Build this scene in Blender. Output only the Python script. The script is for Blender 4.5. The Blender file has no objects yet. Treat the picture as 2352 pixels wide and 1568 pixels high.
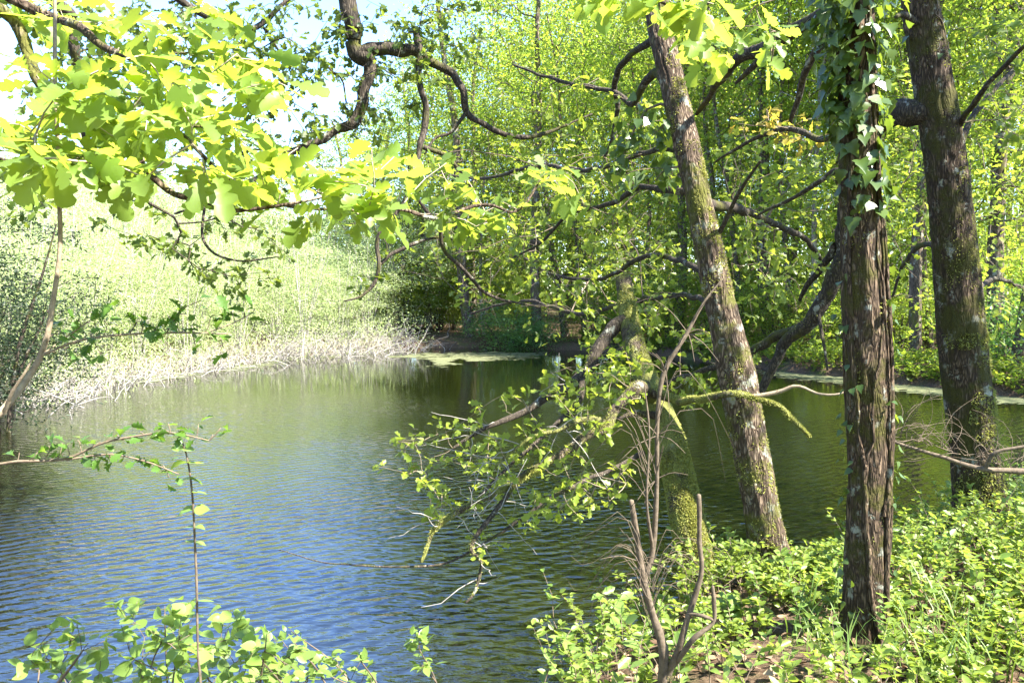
import bpy, math, random
import numpy as np
from mathutils import Matrix, Vector

random.seed(7)
RNG = np.random.default_rng(7)
scene = bpy.context.scene
COL = scene.collection

# ------------------------------------------------------------------ camera
CAM_H = 2.3                      # eye height above the water
FPX = 1811.0                     # focal length in pixels of a 2352 px wide picture
PITCH = math.atan(104.0 / FPX)   # slightly downwards
cam_data = bpy.data.cameras.new('camera')
cam_data.sensor_width = 36.0
cam_data.lens = 36.0 * FPX / 2352.0
cam_data.clip_start = 0.05
cam_data.clip_end = 3000.0
cam = bpy.data.objects.new('camera', cam_data)
COL.objects.link(cam)
cam.location = (0, 0, CAM_H)
cam.rotation_euler = (math.pi / 2 - PITCH, 0, 0)
scene.camera = cam

# ------------------------------------------------------------------ sky and sun
SUN_EL = math.radians(51)
sx, sy = 0.87, -0.49
SUN_ROT = math.atan2(sx, sy)
world = bpy.data.worlds.new('World')
scene.world = world
world.use_nodes = True
wn = world.node_tree.nodes
wl = world.node_tree.links
sky = wn.new('ShaderNodeTexSky')
sky.sky_type = 'NISHITA'
sky.sun_disc = False
sky.sun_elevation = SUN_EL
sky.sun_rotation = SUN_ROT
sky.air_density = 1.0
sky.dust_density = 0.15
sky.ozone_density = 4.0
bgn = wn['Background']
bgn.inputs['Strength'].default_value = 0.12
hsv = wn.new('ShaderNodeHueSaturation')
hsv.inputs['Saturation'].default_value = 1.08
hsv.inputs['Hue'].default_value = 0.508
wl.new(sky.outputs[0], hsv.inputs['Color'])
wl.new(hsv.outputs[0], bgn.inputs['Color'])

sun_data = bpy.data.lights.new('sun', 'SUN')
sun_data.energy = 5.0
sun_data.angle = math.radians(0.53)
sun_data.color = (1.0, 0.95, 0.86)
sun = bpy.data.objects.new('sun', sun_data)
COL.objects.link(sun)
_n = math.hypot(sx, sy)
sun_dir = Vector((sx / _n * math.cos(SUN_EL), sy / _n * math.cos(SUN_EL), math.sin(SUN_EL)))
sun.rotation_euler = sun_dir.to_track_quat('Z', 'Y').to_euler()
sun.location = (30, -20, 40)

scene.view_settings.view_transform = 'Standard'
scene.view_settings.look = 'None'
scene.view_settings.gamma = 1.0
scene.view_settings.exposure = 2.68
try:
    scene.cycles.max_bounces = 8
    scene.cycles.transmission_bounces = 6
    scene.cycles.diffuse_bounces = 5
    scene.cycles.glossy_bounces = 3
    scene.cycles.sample_clamp_indirect = 8.0
except Exception:
    pass

# ------------------------------------------------------------------ helpers: numbers
def P(u, v, d):
    """point on the ray of picture position (u, v; 2352 px wide) at distance d along +Y"""
    a = (u - 1176.0) / FPX
    b = -(v - 784.0) / FPX
    c, s = math.cos(PITCH), math.sin(PITCH)
    dy = c + b * s
    dz = -s + b * c
    k = d / dy
    return np.array([a * k, d, CAM_H + dz * k])

def PP(lst, d=None):
    """list of (u, v[, d]) -> array of points"""
    return np.array([P(p[0], p[1], p[2] if len(p) > 2 else d) for p in lst])

def project(pts):
    pts = np.asarray(pts)
    c, s = math.cos(PITCH), math.sin(PITCH)
    r = pts - np.array([0, 0, CAM_H])
    f = r[:, 1] * c - r[:, 2] * s
    u = r[:, 1] * s + r[:, 2] * c
    f2 = np.where(np.abs(f) < 1e-6, 1e-6, f)
    return 1176 + FPX * r[:, 0] / f2, 784 - FPX * u / f2, f

def nrm(a):
    return a / np.maximum(np.linalg.norm(a, axis=-1, keepdims=True), 1e-9)

def _hash(ix, iy, iz):
    h = (ix * 374761393 + iy * 668265263 + iz * 2147483647) & 0xFFFFFFFF
    h = ((h ^ (h >> 13)) * 1274126177) & 0xFFFFFFFF
    return ((h ^ (h >> 16)) & 0xFFFF) / 65535.0

def noise3(x, y, z):
    x = np.asarray(x, float); y = np.asarray(y, float); z = np.asarray(z, float)
    x, y, z = np.broadcast_arrays(x, y, z)
    ix = np.floor(x).astype(np.int64); iy = np.floor(y).astype(np.int64); iz = np.floor(z).astype(np.int64)
    fx = x - ix; fy = y - iy; fz = z - iz
    fx = fx * fx * (3 - 2 * fx); fy = fy * fy * (3 - 2 * fy); fz = fz * fz * (3 - 2 * fz)
    r = 0
    for a in (0, 1):
        for b in (0, 1):
            for c in (0, 1):
                w = (fx if a else 1 - fx) * (fy if b else 1 - fy) * (fz if c else 1 - fz)
                r = r + w * _hash(ix + a, iy + b, iz + c)
    return r * 2 - 1

def catmull(pts, n):
    """smooth resample of a polyline (any columns) to n rows"""
    pts = np.asarray(pts, float)
    if len(pts) == 2:
        t = np.linspace(0, 1, n)[:, None]
        return pts[0] * (1 - t) + pts[1] * t
    p = np.vstack([2 * pts[0] - pts[1], pts, 2 * pts[-1] - pts[-2]])
    seg = np.linalg.norm(np.diff(pts[:, :3], axis=0), axis=1)
    cum = np.concatenate([[0], np.cumsum(seg)])
    s = np.linspace(0, cum[-1], n)
    i = np.clip(np.searchsorted(cum, s, side='right') - 1, 0, len(pts) - 2)
    t = ((s - cum[i]) / np.maximum(seg[i], 1e-9))[:, None]
    p0, p1, p2, p3 = p[i], p[i + 1], p[i + 2], p[i + 3]
    return 0.5 * ((2 * p1) + (-p0 + p2) * t + (2 * p0 - 5 * p1 + 4 * p2 - p3) * t ** 2 + (-p0 + 3 * p1 - 3 * p2 + p3) * t ** 3)

# ------------------------------------------------------------------ helpers: meshes
class Acc:
    def __init__(self):
        self.v = []; self.q = []; self.t = []; self.a = []; self.n = 0
    def add(self, v, q=None, t=None, tint=None):
        v = np.asarray(v, float)
        if q is not None and len(q): self.q.append(np.asarray(q) + self.n)
        if t is not None and len(t): self.t.append(np.asarray(t) + self.n)
        self.v.append(v)
        self.a.append(np.zeros(len(v)) if tint is None else np.broadcast_to(tint, (len(v),)))
        self.n += len(v)
    def mesh(self, name, mat, origin=(0, 0, 0), smooth=True):
        me = bpy.data.meshes.new(name)
        if self.n == 0:
            return me
        v = np.concatenate(self.v) - np.asarray(origin)
        q = np.concatenate(self.q) if self.q else np.zeros((0, 4), int)
        t = np.concatenate(self.t) if self.t else np.zeros((0, 3), int)
        nq, nt = len(q), len(t)
        me.vertices.add(len(v))
        me.vertices.foreach_set('co', v.astype(np.float32).ravel())
        me.loops.add(nq * 4 + nt * 3)
        me.loops.foreach_set('vertex_index', np.concatenate([q.ravel(), t.ravel()]).astype(np.int32))
        me.polygons.add(nq + nt)
        ls = np.concatenate([np.arange(nq) * 4, nq * 4 + np.arange(nt) * 3]).astype(np.int32)
        me.polygons.foreach_set('loop_start', ls)
        me.polygons.foreach_set('use_smooth', np.full(nq + nt, smooth, dtype=bool))
        at = me.attributes.new('tint', 'FLOAT', 'POINT')
        at.data.foreach_set('value', np.concatenate(self.a).astype(np.float32))
        me.update(calc_edges=True)
        me.materials.append(mat)
        return me

def link(name, data, parent=None, loc=None):
    o = bpy.data.objects.new(name, data)
    COL.objects.link(o)
    if parent is not None: o.parent = parent
    if loc is not None: o.location = loc
    return o

def tag(o, label=None, cat=None, group=None, kind=None):
    if label: o['label'] = label
    if cat: o['category'] = cat
    if group: o['group'] = group
    if kind: o['kind'] = kind
    return o

def thing(name, loc, label, cat, group=None):
    o = link(name, None, None, tuple(float(x) for x in loc))
    o.empty_display_size = 0.2
    return tag(o, label, cat, group)

def part(name, acc, mat, root, kind=None, smooth=True, label=None):
    o = link(name, acc.mesh(name, mat, tuple(root.location), smooth), root)
    if kind: o['kind'] = kind
    if label: o['label'] = label
    return o

def tube(acc, pts, rad, sides=6, tip=True, tint=0.0, wob=0.0):
    pts = np.asarray(pts, float); rad = np.asarray(rad, float)
    n = len(pts)
    T = np.empty_like(pts)
    T[1:-1] = pts[2:] - pts[:-2]
    T[0] = pts[1] - pts[0]; T[-1] = pts[-1] - pts[-2]
    T = nrm(T)
    m = nrm(T.mean(0)[None])[0]
    ref = np.eye(3)[np.argmin(np.abs(m))]
    N = nrm(np.cross(T, ref)); B = np.cross(T, N)
    ang = np.linspace(0, 2 * np.pi, sides, endpoint=False)
    ca, sa = np.cos(ang), np.sin(ang)
    rr = rad[:, None] * np.ones(sides)[None]
    if wob:
        rr = rr * (1 + wob * RNG.standard_normal((n, sides)))
    v = pts[:, None, :] + rr[..., None] * (N[:, None, :] * ca[None, :, None] + B[:, None, :] * sa[None, :, None])
    v = v.reshape(-1, 3)
    i = np.arange(n - 1)[:, None] * sides
    j = np.arange(sides)[None]; j2 = (j + 1) % sides
    q = np.stack([i + j, i + j2, i + sides + j2, i + sides + j], -1).reshape(-1, 4)
    t = None
    if tip:
        v = np.vstack([v, pts[-1] + T[-1] * rad[-1]])
        b = (n - 1) * sides
        t = np.stack([b + np.arange(sides), b + (np.arange(sides) + 1) % sides, np.full(sides, n * sides)], -1)
    acc.add(v, q, t, tint)

# ------------------------------------------------------------------ leaf templates: x across, y along, z normal; length 1
def strip_leaf(prof, fold=0.12, curl=0.15, lobed_fwd=0.0):
    """prof: list of (y, halfwidth). Two strips folded along the midrib."""
    prof = np.array(prof, float)
    n = len(prof)
    mid = np.stack([np.zeros(n), prof[:, 0], -curl * prof[:, 0] ** 2], 1)
    L = np.stack([-prof[:, 1], prof[:, 0] + lobed_fwd * prof[:, 1], fold * prof[:, 1] * 2 - curl * prof[:, 0] ** 2], 1)
    R = L * np.array([-1, 1, 1])
    v = np.vstack([mid, L, R])
    i = np.arange(n - 1)
    q = np.vstack([np.stack([i, i + 1, n + i + 1, n + i], 1)[:, ::-1],
                   np.stack([i, i + 1, 2 * n + i + 1, 2 * n + i], 1)])
    return v, q, np.zeros((0, 3), int)

OAK = [(0.0, .012), (.12, .02), (.20, .10), (.27, .105), (.315, .06), (.40, .19), (.48, .205), (.525, .11), (.62, .265), (.715, .27), (.755, .16), (.88, .19), (.97, .11), (1.0, .01)]
OAK_L = [strip_leaf(OAK, f, c, .25) for f, c in ((.10, .10), (.18, .28), (.02, -.08), (.22, .45))]
OAK_M = [strip_leaf([(0, .01), (.2, .10), (.3, .07), (.5, .30), (.6, .17), (.8, .30), (1, .03)], f, c, .2) for f, c in ((.12, .1), (.2, .35))]
OVATE = [strip_leaf([(0, .01), (.12, .14), (.3, .25), (.5, .27), (.72, .19), (.9, .07), (1, .0)], f, c) for f, c in ((.1, .12), (.25, .3), (.16, -.1))]
BROAD = [strip_leaf([(0, .02), (.06, .2), (.2, .36), (.38, .41), (.58, .36), (.78, .22), (.92, .09), (1, 0)], f, c) for f, c in ((.1, .12), (.2, .3), (.05, -.08))]
HAW = [strip_leaf([(0, .02), (.2, .06), (.34, .16), (.46, .36), (.52, .17), (.68, .38), (.74, .2), (.9, .2), (1, .04)], f, c, .25) for f, c in ((.1, .1), (.2, .3))]
def small_leaf(w, y, fold, curl):
    v = np.array([[0, 0, 0], [-w, y, fold * w * 2 - curl * y * y], [0, 1, -curl], [w, y, fold * w * 2 - curl * y * y]])
    return v, np.zeros((0, 4), int), np.array([[0, 2, 1], [0, 3, 2]])
DIAM = [small_leaf(.30, .48, f, c) for f, c in ((.14, .2), (.05, -.1))]
LANCE = [small_leaf(.16, .42, .1, .25)]
IVY = []
for _f, _c in ((.08, .12), (.18, .3), (.0, -.05)):
    IVY.append(strip_leaf([(0, .03), (-.07, .18), (.0, .36), (.12, .46), (.24, .33), (.40, .36), (.52, .24), (.75, .11), (1, .0)], _f, _c))

def leaf_frames(D, up=0.9, jit=0.5, rng=RNG):
    n = len(D)
    D = nrm(D)
    N = np.array([0, 0, up])[None] + jit * rng.standard_normal((n, 3))
    N = nrm(N - (N * D).sum(1, keepdims=True) * D)
    B = np.cross(D, N)
    return D, N, B

def scatter(acc, temps, pos, D, N, B, S, tint):
    k = len(temps)
    for a in range(k):
        idx = np.arange(a, len(pos), k)
        if not len(idx): continue
        v, q, t = temps[a]
        w = pos[idx, None, :] + S[idx, None, None] * (v[None, :, 0:1] * B[idx, None, :] + v[None, :, 1:2] * D[idx, None, :] + v[None, :, 2:3] * N[idx, None, :])
        off = (np.arange(len(idx)) * len(v))[:, None, None]
        acc.add(w.reshape(-1, 3), (q[None] + off).reshape(-1, 4) if len(q) else None, (t[None] + off).reshape(-1, 3) if len(t) else None,
                np.repeat(tint[idx], len(v)))

_leafmesh = {}
def leaf_objects(name, temps, key, mat, root, pos, D, N, B, S):
    """each leaf an object of its own, sharing mesh data"""
    base = Vector(root.location)
    for i in range(len(pos)):
        a = i % len(temps)
        kk = (key, a, mat.name)
        if kk not in _leafmesh:
            ac = Acc(); v, q, t = temps[a]; ac.add(v, q, t)
            _leafmesh[kk] = ac.mesh(name, mat)
        o = bpy.data.objects.new(name, _leafmesh[kk])
        COL.objects.link(o)
        o.parent = root
        s = float(S[i])
        M = Matrix(((B[i][0] * s, D[i][0] * s, N[i][0] * s, pos[i][0] - base.x),
                    (B[i][1] * s, D[i][1] * s, N[i][1] * s, pos[i][1] - base.y),
                    (B[i][2] * s, D[i][2] * s, N[i][2] * s, pos[i][2] - base.z),
                    (0, 0, 0, 1)))
        o.matrix_basis = M

def in_frame(pos, m=30):
    u, v, f = project(pos)
    return (u > -m) & (u < 2352 + m) & (v > -m) & (v < 1568 + m) & (f > .2)

def leaves(root, temps, key, mat, pos, D, S, limit=300, name='leaf', up=.9, jit=.5, rest='foliage', rng=RNG, frames=None):
    """largest `limit` leaves in view become parts, the rest one 'stuff' part"""
    D, N, B = leaf_frames(D, up, jit, rng) if frames is None else frames
    f = project(pos)[2]
    size = np.where(in_frame(pos), S / np.maximum(f, .1), 0)
    order = np.argsort(-size)
    big = order[:limit]; big = big[size[big] > 0]
    small = np.setdiff1d(np.arange(len(pos)), big)
    leaf_objects(name, temps, key, mat, root, pos[big], D[big], N[big], B[big], S[big])
    if len(small):
        ac = Acc()
        scatter(ac, temps, pos[small], D[small], N[small], B[small], S[small], rng.random(len(small)))
        part(rest, ac, mat, root, 'stuff')

# ------------------------------------------------------------------ branching
class Skel:
    """nodes with parents; targets are attached to the nearest node by bent twigs"""
    def __init__(self, rng=RNG):
        self.p = np.zeros((0, 3)); self.par = []; self.r = []; self.dep = []; self.rng = rng; self.tips = []; self.paths = []; self.npath = 0
    def path(self, pts, r0, r1, parent=-1, n=None, snap=True):
        pts = np.asarray(pts, float)
        L = np.linalg.norm(np.diff(pts, axis=0), axis=1).sum()
        n = n or max(4, int(L / 0.16) + 2)
        c = catmull(pts, n)
        rr = np.linspace(r0, r1, n) if np.isscalar(r0) else None
        start = len(self.p)
        if parent == -1 and snap and start > 0:
            parent = int(np.argmin(((self.p - c[0]) ** 2).sum(1)))
        self.p = np.vstack([self.p, c])
        for i in range(n):
            self.par.append(parent if i == 0 else start + i - 1)
            self.r.append(rr[i])
            self.dep.append(0 if i == 0 and parent < 0 else self.dep[self.par[-1]] + 1)
        self.paths.append((start, n)); self.npath = len(self.p)
        return start + n - 1
    def attach(self, targets, rt=0.003, bend=0.25, seg=0.25, sag=0.0, maxlen=1e9, pen=0.02, wig=.06):
        """nearest-first attachment"""
        T = np.asarray(targets, float)
        left = list(range(len(T)))
        cap = len(self.p) + len(T) * 14 + 10
        buf = np.full((cap, 3), 1e6); m = len(self.p); buf[:m] = self.p
        dep = np.zeros(cap); dep[:m] = self.dep
        d = np.sqrt(((T[:, None, :] - buf[None, :m]) ** 2).sum(2)) + pen * dep[None, :m]
        best = d.min(1); bi = d.argmin(1)
        alive = np.ones(len(T), bool)
        while alive.any():
            k = int(np.argmin(np.where(alive, best, 1e9)))
            alive[k] = False
            a = int(bi[k]); p0 = buf[a]; p1 = T[k]
            L = np.linalg.norm(p1 - p0)
            if L > maxlen: continue
            pr = self.par[a]
            din = (p0 - buf[pr]) if pr >= 0 else np.array([0, 0, 1.0])
            din = din / max(np.linalg.norm(din), 1e-6)
            ns = int(np.clip(L / seg, 2, 10))
            tt = np.linspace(0, 1, ns + 1)[1:, None]
            c1 = p0 + din * L * bend
            mid = (1 - tt) ** 2 * p0 + 2 * (1 - tt) * tt * (0.5 * c1 + 0.5 * (p0 + p1) / 2 + np.array([0, 0, sag * L])) + tt ** 2 * p1
            j = self.rng.standard_normal((ns, 3)) * L * wig * (1 - tt) * (tt > 0)
            mid = mid + j
            s = m
            for i in range(ns):
                buf[m] = mid[i]
                self.par.append(a if i == 0 else m - 1)
                self.r.append(0.0)
                self.dep.append(self.dep[self.par[-1]] + 1)
                dep[m] = self.dep[-1]
                m += 1
            self.tips.append(m - 1)
            nd = np.sqrt(((T[:, None, :] - buf[None, s:m]) ** 2).sum(2)) + pen * dep[None, s:m]
            nb = nd.min(1); na = nd.argmin(1) + s
            upd = nb < best
            best = np.where(upd, nb, best); bi = np.where(upd, na, bi)
        self.p = buf[:m].copy()
        self.rt = rt
    def radii(self, rt=0.003, expo=2.3):
        n = len(self.p)
        acc = np.zeros(n); has = np.zeros(n, bool)
        par = np.array(self.par)
        for i in range(n - 1, -1, -1):
            if not has[i]: acc[i] = max(acc[i], rt ** expo)
            if par[i] >= 0:
                acc[par[i]] += acc[i]; has[par[i]] = True
        pipe = acc ** (1 / expo)
        r = np.array(self.r)
        return np.maximum(r, np.where(r > 0, np.minimum(pipe, r * 1.15), pipe))
    def tubes(self, acc, rt=0.003, sides=(5, 7, 10), rmin=0.0, skip=None, split=None, wob=.04):
        r = self.radii(rt); n = len(self.p)
        kids = [[] for _ in range(n)]
        for i, pr in enumerate(self.par):
            if pr >= 0: kids[pr].append(i)
        started = [i for i, pr in enumerate(self.par) if pr < 0]
        stack = [(s, None) for s in started]
        while stack:
            s, pr = stack.pop()
            ch = [s]
            while kids[ch[-1]]:
                ks = sorted(kids[ch[-1]], key=lambda k: -r[k])
                for k in ks[1:]: stack.append((k, ch[-1]))
                ch.append(ks[0])
            pts = self.p[ch]; rr = r[ch].copy()
            if pr is not None:
                pts = np.vstack([self.p[pr], pts]); rr = np.concatenate([[min(r[pr] * .85, rr[0] * 1.35)], rr])
            if len(pts) < 2 or rr.max() < rmin: continue
            sd = sides[0] if rr.max() < .012 else (sides[1] if rr.max() < .05 else sides[2])
            a = acc if split is None or rr.max() < split[0] else split[1]
            tube(a, pts, rr, sd, True, 0, wob if rr.max() > .01 else 0)

# (near trees) only the twigs that were attached to traced boughs
def twig_tubes(sk, acc, rt=.002, sides=(4, 6, 8)):
    r = sk.radii(rt); n = len(sk.p)
    kids = [[] for _ in range(n)]
    for i, pr in enumerate(sk.par):
        if pr >= 0: kids[pr].append(i)
    stack = [(i, sk.par[i]) for i in range(sk.npath, n) if sk.par[i] < sk.npath]
    while stack:
        s, pr = stack.pop(); ch = [s]
        while kids[ch[-1]]:
            ks = sorted(kids[ch[-1]], key=lambda k: -r[k])
            for k in ks[1:]: stack.append((k, ch[-1]))
            ch.append(ks[0])
        pts = np.vstack([sk.p[pr], sk.p[ch]]); rr = np.concatenate([[min(r[pr] * .8, r[ch[0]] * 1.3)], r[ch]])
        sd = sides[0] if rr.max() < .006 else (sides[1] if rr.max() < .02 else sides[2])
        tube(acc, pts, rr, sd, True, 0, .05 if rr.max() > .006 else 0)

def poly_sample(poly, n, rng=RNG):
    poly = np.array(poly, float)
    lo, hi = poly.min(0), poly.max(0)
    out = []
    while len(out) < n:
        p = lo + rng.random((n * 3, 2)) * (hi - lo)
        x, y = p[:, 0], p[:, 1]
        ins = np.zeros(len(p), bool)
        for i in range(len(poly)):
            x1, y1 = poly[i]; x2, y2 = poly[(i + 1) % len(poly)]
            c = ((y1 > y) != (y2 > y)) & (x < (x2 - x1) * (y - y1) / (y2 - y1 + 1e-12) + x1)
            ins ^= c
        out += list(p[ins])
    return np.array(out[:n])

# ------------------------------------------------------------------ materials
def new_mat(name):
    m = bpy.data.materials.new(name); m.use_nodes = True
    nt = m.node_tree; nt.nodes.clear()
    return m, nt, nt.nodes, nt.links

def node(nodes, typ, **kw):
    n = nodes.new(typ)
    for k, v in kw.items():
        if k in n.inputs: n.inputs[k].default_value = v
        else: setattr(n, k, v)
    return n

def ramp(nodes, stops, interp='LINEAR'):
    n = nodes.new('ShaderNodeValToRGB')
    cr = n.color_ramp; cr.interpolation = interp
    while len(cr.elements) < len(stops): cr.elements.new(0.5)
    for e, (p, c) in zip(cr.elements, stops):
        e.position = p; e.color = (*c, 1) if len(c) == 3 else c
    return n

def leaf_mat(name, cols, trans, tmix=.45, rough=.42, spec=.4, objvar=.2, vein=True):
    m, nt, N, L = new_mat(name)
    at = node(N, 'ShaderNodeAttribute', attribute_name='tint')
    oi = node(N, 'ShaderNodeObjectInfo')
    ad = node(N, 'ShaderNodeMath', operation='ADD'); L.new(at.outputs['Fac'], ad.inputs[0]); L.new(oi.outputs['Random'], ad.inputs[1])
    fr = node(N, 'ShaderNodeMath', operation='FRACT'); L.new(ad.outputs[0], fr.inputs[0])
    n = len(cols)
    r1 = ramp(N, [(i / (n - 1), c) for i, c in enumerate(cols)]); L.new(fr.outputs[0], r1.inputs[0])
    r2 = ramp(N, [(i / (len(trans) - 1), c) for i, c in enumerate(trans)]); L.new(fr.outputs[0], r2.inputs[0])
    mr = node(N, 'ShaderNodeMapRange'); L.new(oi.outputs['Random'], mr.inputs[0])
    mr.inputs[3].default_value = 1 - objvar; mr.inputs[4].default_value = 1 + objvar
    def mul(src):
        x = node(N, 'ShaderNodeVectorMath', operation='SCALE'); L.new(src, x.inputs[0]); L.new(mr.outputs[0], x.inputs['Scale']); return x.outputs[0]
    pb = node(N, 'ShaderNodeBsdfPrincipled', Roughness=rough)
    pb.inputs['Specular IOR Level'].default_value = spec
    L.new(mul(r1.outputs[0]), pb.inputs['Base Color'])
    tr = node(N, 'ShaderNodeBsdfTranslucent'); L.new(mul(r2.outputs[0]), tr.inputs['Color'])
    mx = node(N, 'ShaderNodeMixShader', Fac=tmix); L.new(pb.outputs[0], mx.inputs[1]); L.new(tr.outputs[0], mx.inputs[2])
    out = node(N, 'ShaderNodeOutputMaterial'); L.new(mx.outputs[0], out.inputs[0])
    return m

def bark_mat(name, dark, mid, light, moss=(.10, .12, .02), moss_amt=.5, lichen=.15, scale=1.0, bump=.6, stretch=.22):
    m, nt, N, L = new_mat(name)
    tc = node(N, 'ShaderNodeTexCoord')
    mp = node(N, 'ShaderNodeMapping'); mp.inputs['Scale'].default_value = (scale, scale, scale * stretch)
    L.new(tc.outputs['Object'], mp.inputs[0])
    n1 = node(N, 'ShaderNodeTexNoise', Scale=38.0, Detail=8.0, Roughness=.65, Distortion=.6); L.new(mp.outputs[0], n1.inputs['Vector'])
    v1 = node(N, 'ShaderNodeTexVoronoi', Scale=44.0, feature='DISTANCE_TO_EDGE'); wn1 = node(N, 'ShaderNodeTexNoise', Scale=9.0, Detail=3.0); L.new(mp.outputs[0], wn1.inputs['Vector'])
    wa = node(N, 'ShaderNodeMixRGB', blend_type='ADD'); wa.inputs[0].default_value = .16; L.new(mp.outputs[0], wa.inputs[1]); L.new(wn1.outputs['Color'], wa.inputs[2])
    L.new(wa.outputs[0], v1.inputs['Vector'])
    vr = node(N, 'ShaderNodeMapRange'); L.new(v1.outputs['Distance'], vr.inputs[0]); vr.inputs[2].default_value = .30; vr.inputs[3].default_value = .28
    mulh = node(N, 'ShaderNodeMath', operation='MULTIPLY'); L.new(vr.outputs[0], mulh.inputs[0]); L.new(n1.outputs[0], mulh.inputs[1])
    cr = ramp(N, [(.05, dark), (.32, mid), (.62, light)]); L.new(mulh.outputs[0], cr.inputs[0])
    # lichen: pale patches
    n3 = node(N, 'ShaderNodeTexNoise', Scale=7.0 * scale, Detail=5.0, Roughness=.7); L.new(tc.outputs['Object'], n3.inputs['Vector'])
    lr = ramp(N, [(.60 - lichen * .3, (0, 0, 0)), (.66 - lichen * .3, (1, 1, 1))]); L.new(n3.outputs[0], lr.inputs[0])
    ml = node(N, 'ShaderNodeMixRGB'); L.new(lr.outputs[0], ml.inputs[0]); L.new(cr.outputs[0], ml.inputs[1]); ml.inputs[2].default_value = (.25, .25, .20, 1)
    # moss
    n2 = node(N, 'ShaderNodeTexNoise', Scale=3.2 * scale, Detail=6.0, Roughness=.7); L.new(tc.outputs['Object'], n2.inputs['Vector'])
    mo = ramp(N, [(.62 - moss_amt * .3, (0, 0, 0)), (.72 - moss_amt * .3, (1, 1, 1))]); L.new(n2.outputs[0], mo.inputs[0])
    n4 = node(N, 'ShaderNodeTexNoise', Scale=160.0, Detail=3.0); L.new(tc.outputs['Object'], n4.inputs['Vector'])
    mc = ramp(N, [(.3, tuple(c * .5 for c in moss)), (.7, tuple(c * 1.4 for c in moss))]); L.new(n4.outputs[0], mc.inputs[0])
    mm = node(N, 'ShaderNodeMixRGB'); L.new(mo.outputs[0], mm.inputs[0]); L.new(ml.outputs[0], mm.inputs[1]); L.new(mc.outputs[0], mm.inputs[2])
    pb = node(N, 'ShaderNodeBsdfPrincipled', Roughness=.92); pb.inputs['Specular IOR Level'].default_value = .2
    L.new(mm.outputs[0], pb.inputs['Base Color'])
    bp = node(N, 'ShaderNodeBump', Strength=bump, Distance=.02); L.new(mulh.outputs[0], bp.inputs['Height']); L.new(bp.outputs[0], pb.inputs['Normal'])
    out = node(N, 'ShaderNodeOutputMaterial'); L.new(pb.outputs[0], out.inputs[0])
    return m

def plain_mat(name, c1, c2, scale=20.0, rough=.9, bump=.3):
    m, nt, N, L = new_mat(name)
    tc = node(N, 'ShaderNodeTexCoord')
    n1 = node(N, 'ShaderNodeTexNoise', Scale=scale, Detail=6.0, Roughness=.65); L.new(tc.outputs['Object'], n1.inputs['Vector'])
    cr = ramp(N, [(.3, c1), (.7, c2)]); L.new(n1.outputs[0], cr.inputs[0])
    pb = node(N, 'ShaderNodeBsdfPrincipled', Roughness=rough); pb.inputs['Specular IOR Level'].default_value = .25
    L.new(cr.outputs[0], pb.inputs['Base Color'])
    bp = node(N, 'ShaderNodeBump', Strength=bump, Distance=.01); L.new(n1.outputs[0], bp.inputs['Height']); L.new(bp.outputs[0], pb.inputs['Normal'])
    out = node(N, 'ShaderNodeOutputMaterial'); L.new(pb.outputs[0], out.inputs[0])
    return m

M = {}
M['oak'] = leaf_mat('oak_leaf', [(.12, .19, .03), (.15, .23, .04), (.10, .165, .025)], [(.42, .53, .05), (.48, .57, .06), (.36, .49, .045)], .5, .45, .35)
M['oak_mid'] = leaf_mat('oak_leaf_shade_tone', [(.065, .10, .014), (.09, .13, .018), (.05, .085, .013)], [(.27, .36, .035), (.34, .42, .045), (.22, .30, .03)], .42, .42, .4)  # deeper than the other oaks: canopy shade is put into the leaf colour
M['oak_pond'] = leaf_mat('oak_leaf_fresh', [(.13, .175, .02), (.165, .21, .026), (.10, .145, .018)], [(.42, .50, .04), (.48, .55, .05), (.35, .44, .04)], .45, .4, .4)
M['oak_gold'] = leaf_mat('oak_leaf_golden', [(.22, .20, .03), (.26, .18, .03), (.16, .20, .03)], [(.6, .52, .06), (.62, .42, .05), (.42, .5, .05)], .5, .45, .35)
M['wood_a'] = leaf_mat('woodland_leaf', [(.10, .155, .019), (.135, .19, .024), (.078, .13, .017), (.16, .18, .024)], [(.34, .48, .045), (.42, .55, .052), (.27, .41, .04), (.52, .53, .055)], .5, .45, .35, .28)
M['wood_b'] = leaf_mat('woodland_leaf_bluish', [(.06, .13, .035), (.08, .16, .04), (.05, .11, .03)], [(.2, .38, .06), (.26, .44, .07), (.16, .32, .05)], .42, .4, .45, .25)
M['willow'] = leaf_mat('willow_leaf', [(.31, .39, .15), (.38, .45, .2), (.26, .35, .11), (.42, .45, .27)], [(.52, .64, .22), (.58, .68, .28), (.46, .58, .18)], .4, .5, .4, .15)
M['sallow'] = leaf_mat('sallow_leaf_shade_tone', [(.018, .034, .013), (.026, .045, .016), (.014, .026, .011)], [(.04, .075, .02), (.05, .09, .025)], .3, .5, .3, .15)  # shade on the left-edge bush is painted into these leaf tones
M['haw'] = leaf_mat('hawthorn_leaf', [(.055, .12, .02), (.075, .15, .025), (.045, .1, .02)], [(.2, .36, .03), (.26, .42, .04)], .42, .4, .4)
M['bush'] = leaf_mat('bush_leaf', [(.125, .20, .04), (.165, .245, .055), (.10, .17, .03)], [(.34, .5, .07), (.4, .54, .09)], .38, .4, .45)
M['bilberry'] = leaf_mat('bilberry_leaf', [(.145, .205, .032), (.185, .25, .045), (.095, .15, .022)], [(.41, .53, .06), (.47, .57, .07), (.32, .45, .045)], .42, .42, .4)
M['ivy'] = leaf_mat('ivy_leaf', [(.045, .08, .016), (.065, .105, .02), (.034, .064, .014)], [(.22, .32, .03), (.3, .4, .03)], .28, .33, .45)
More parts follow.
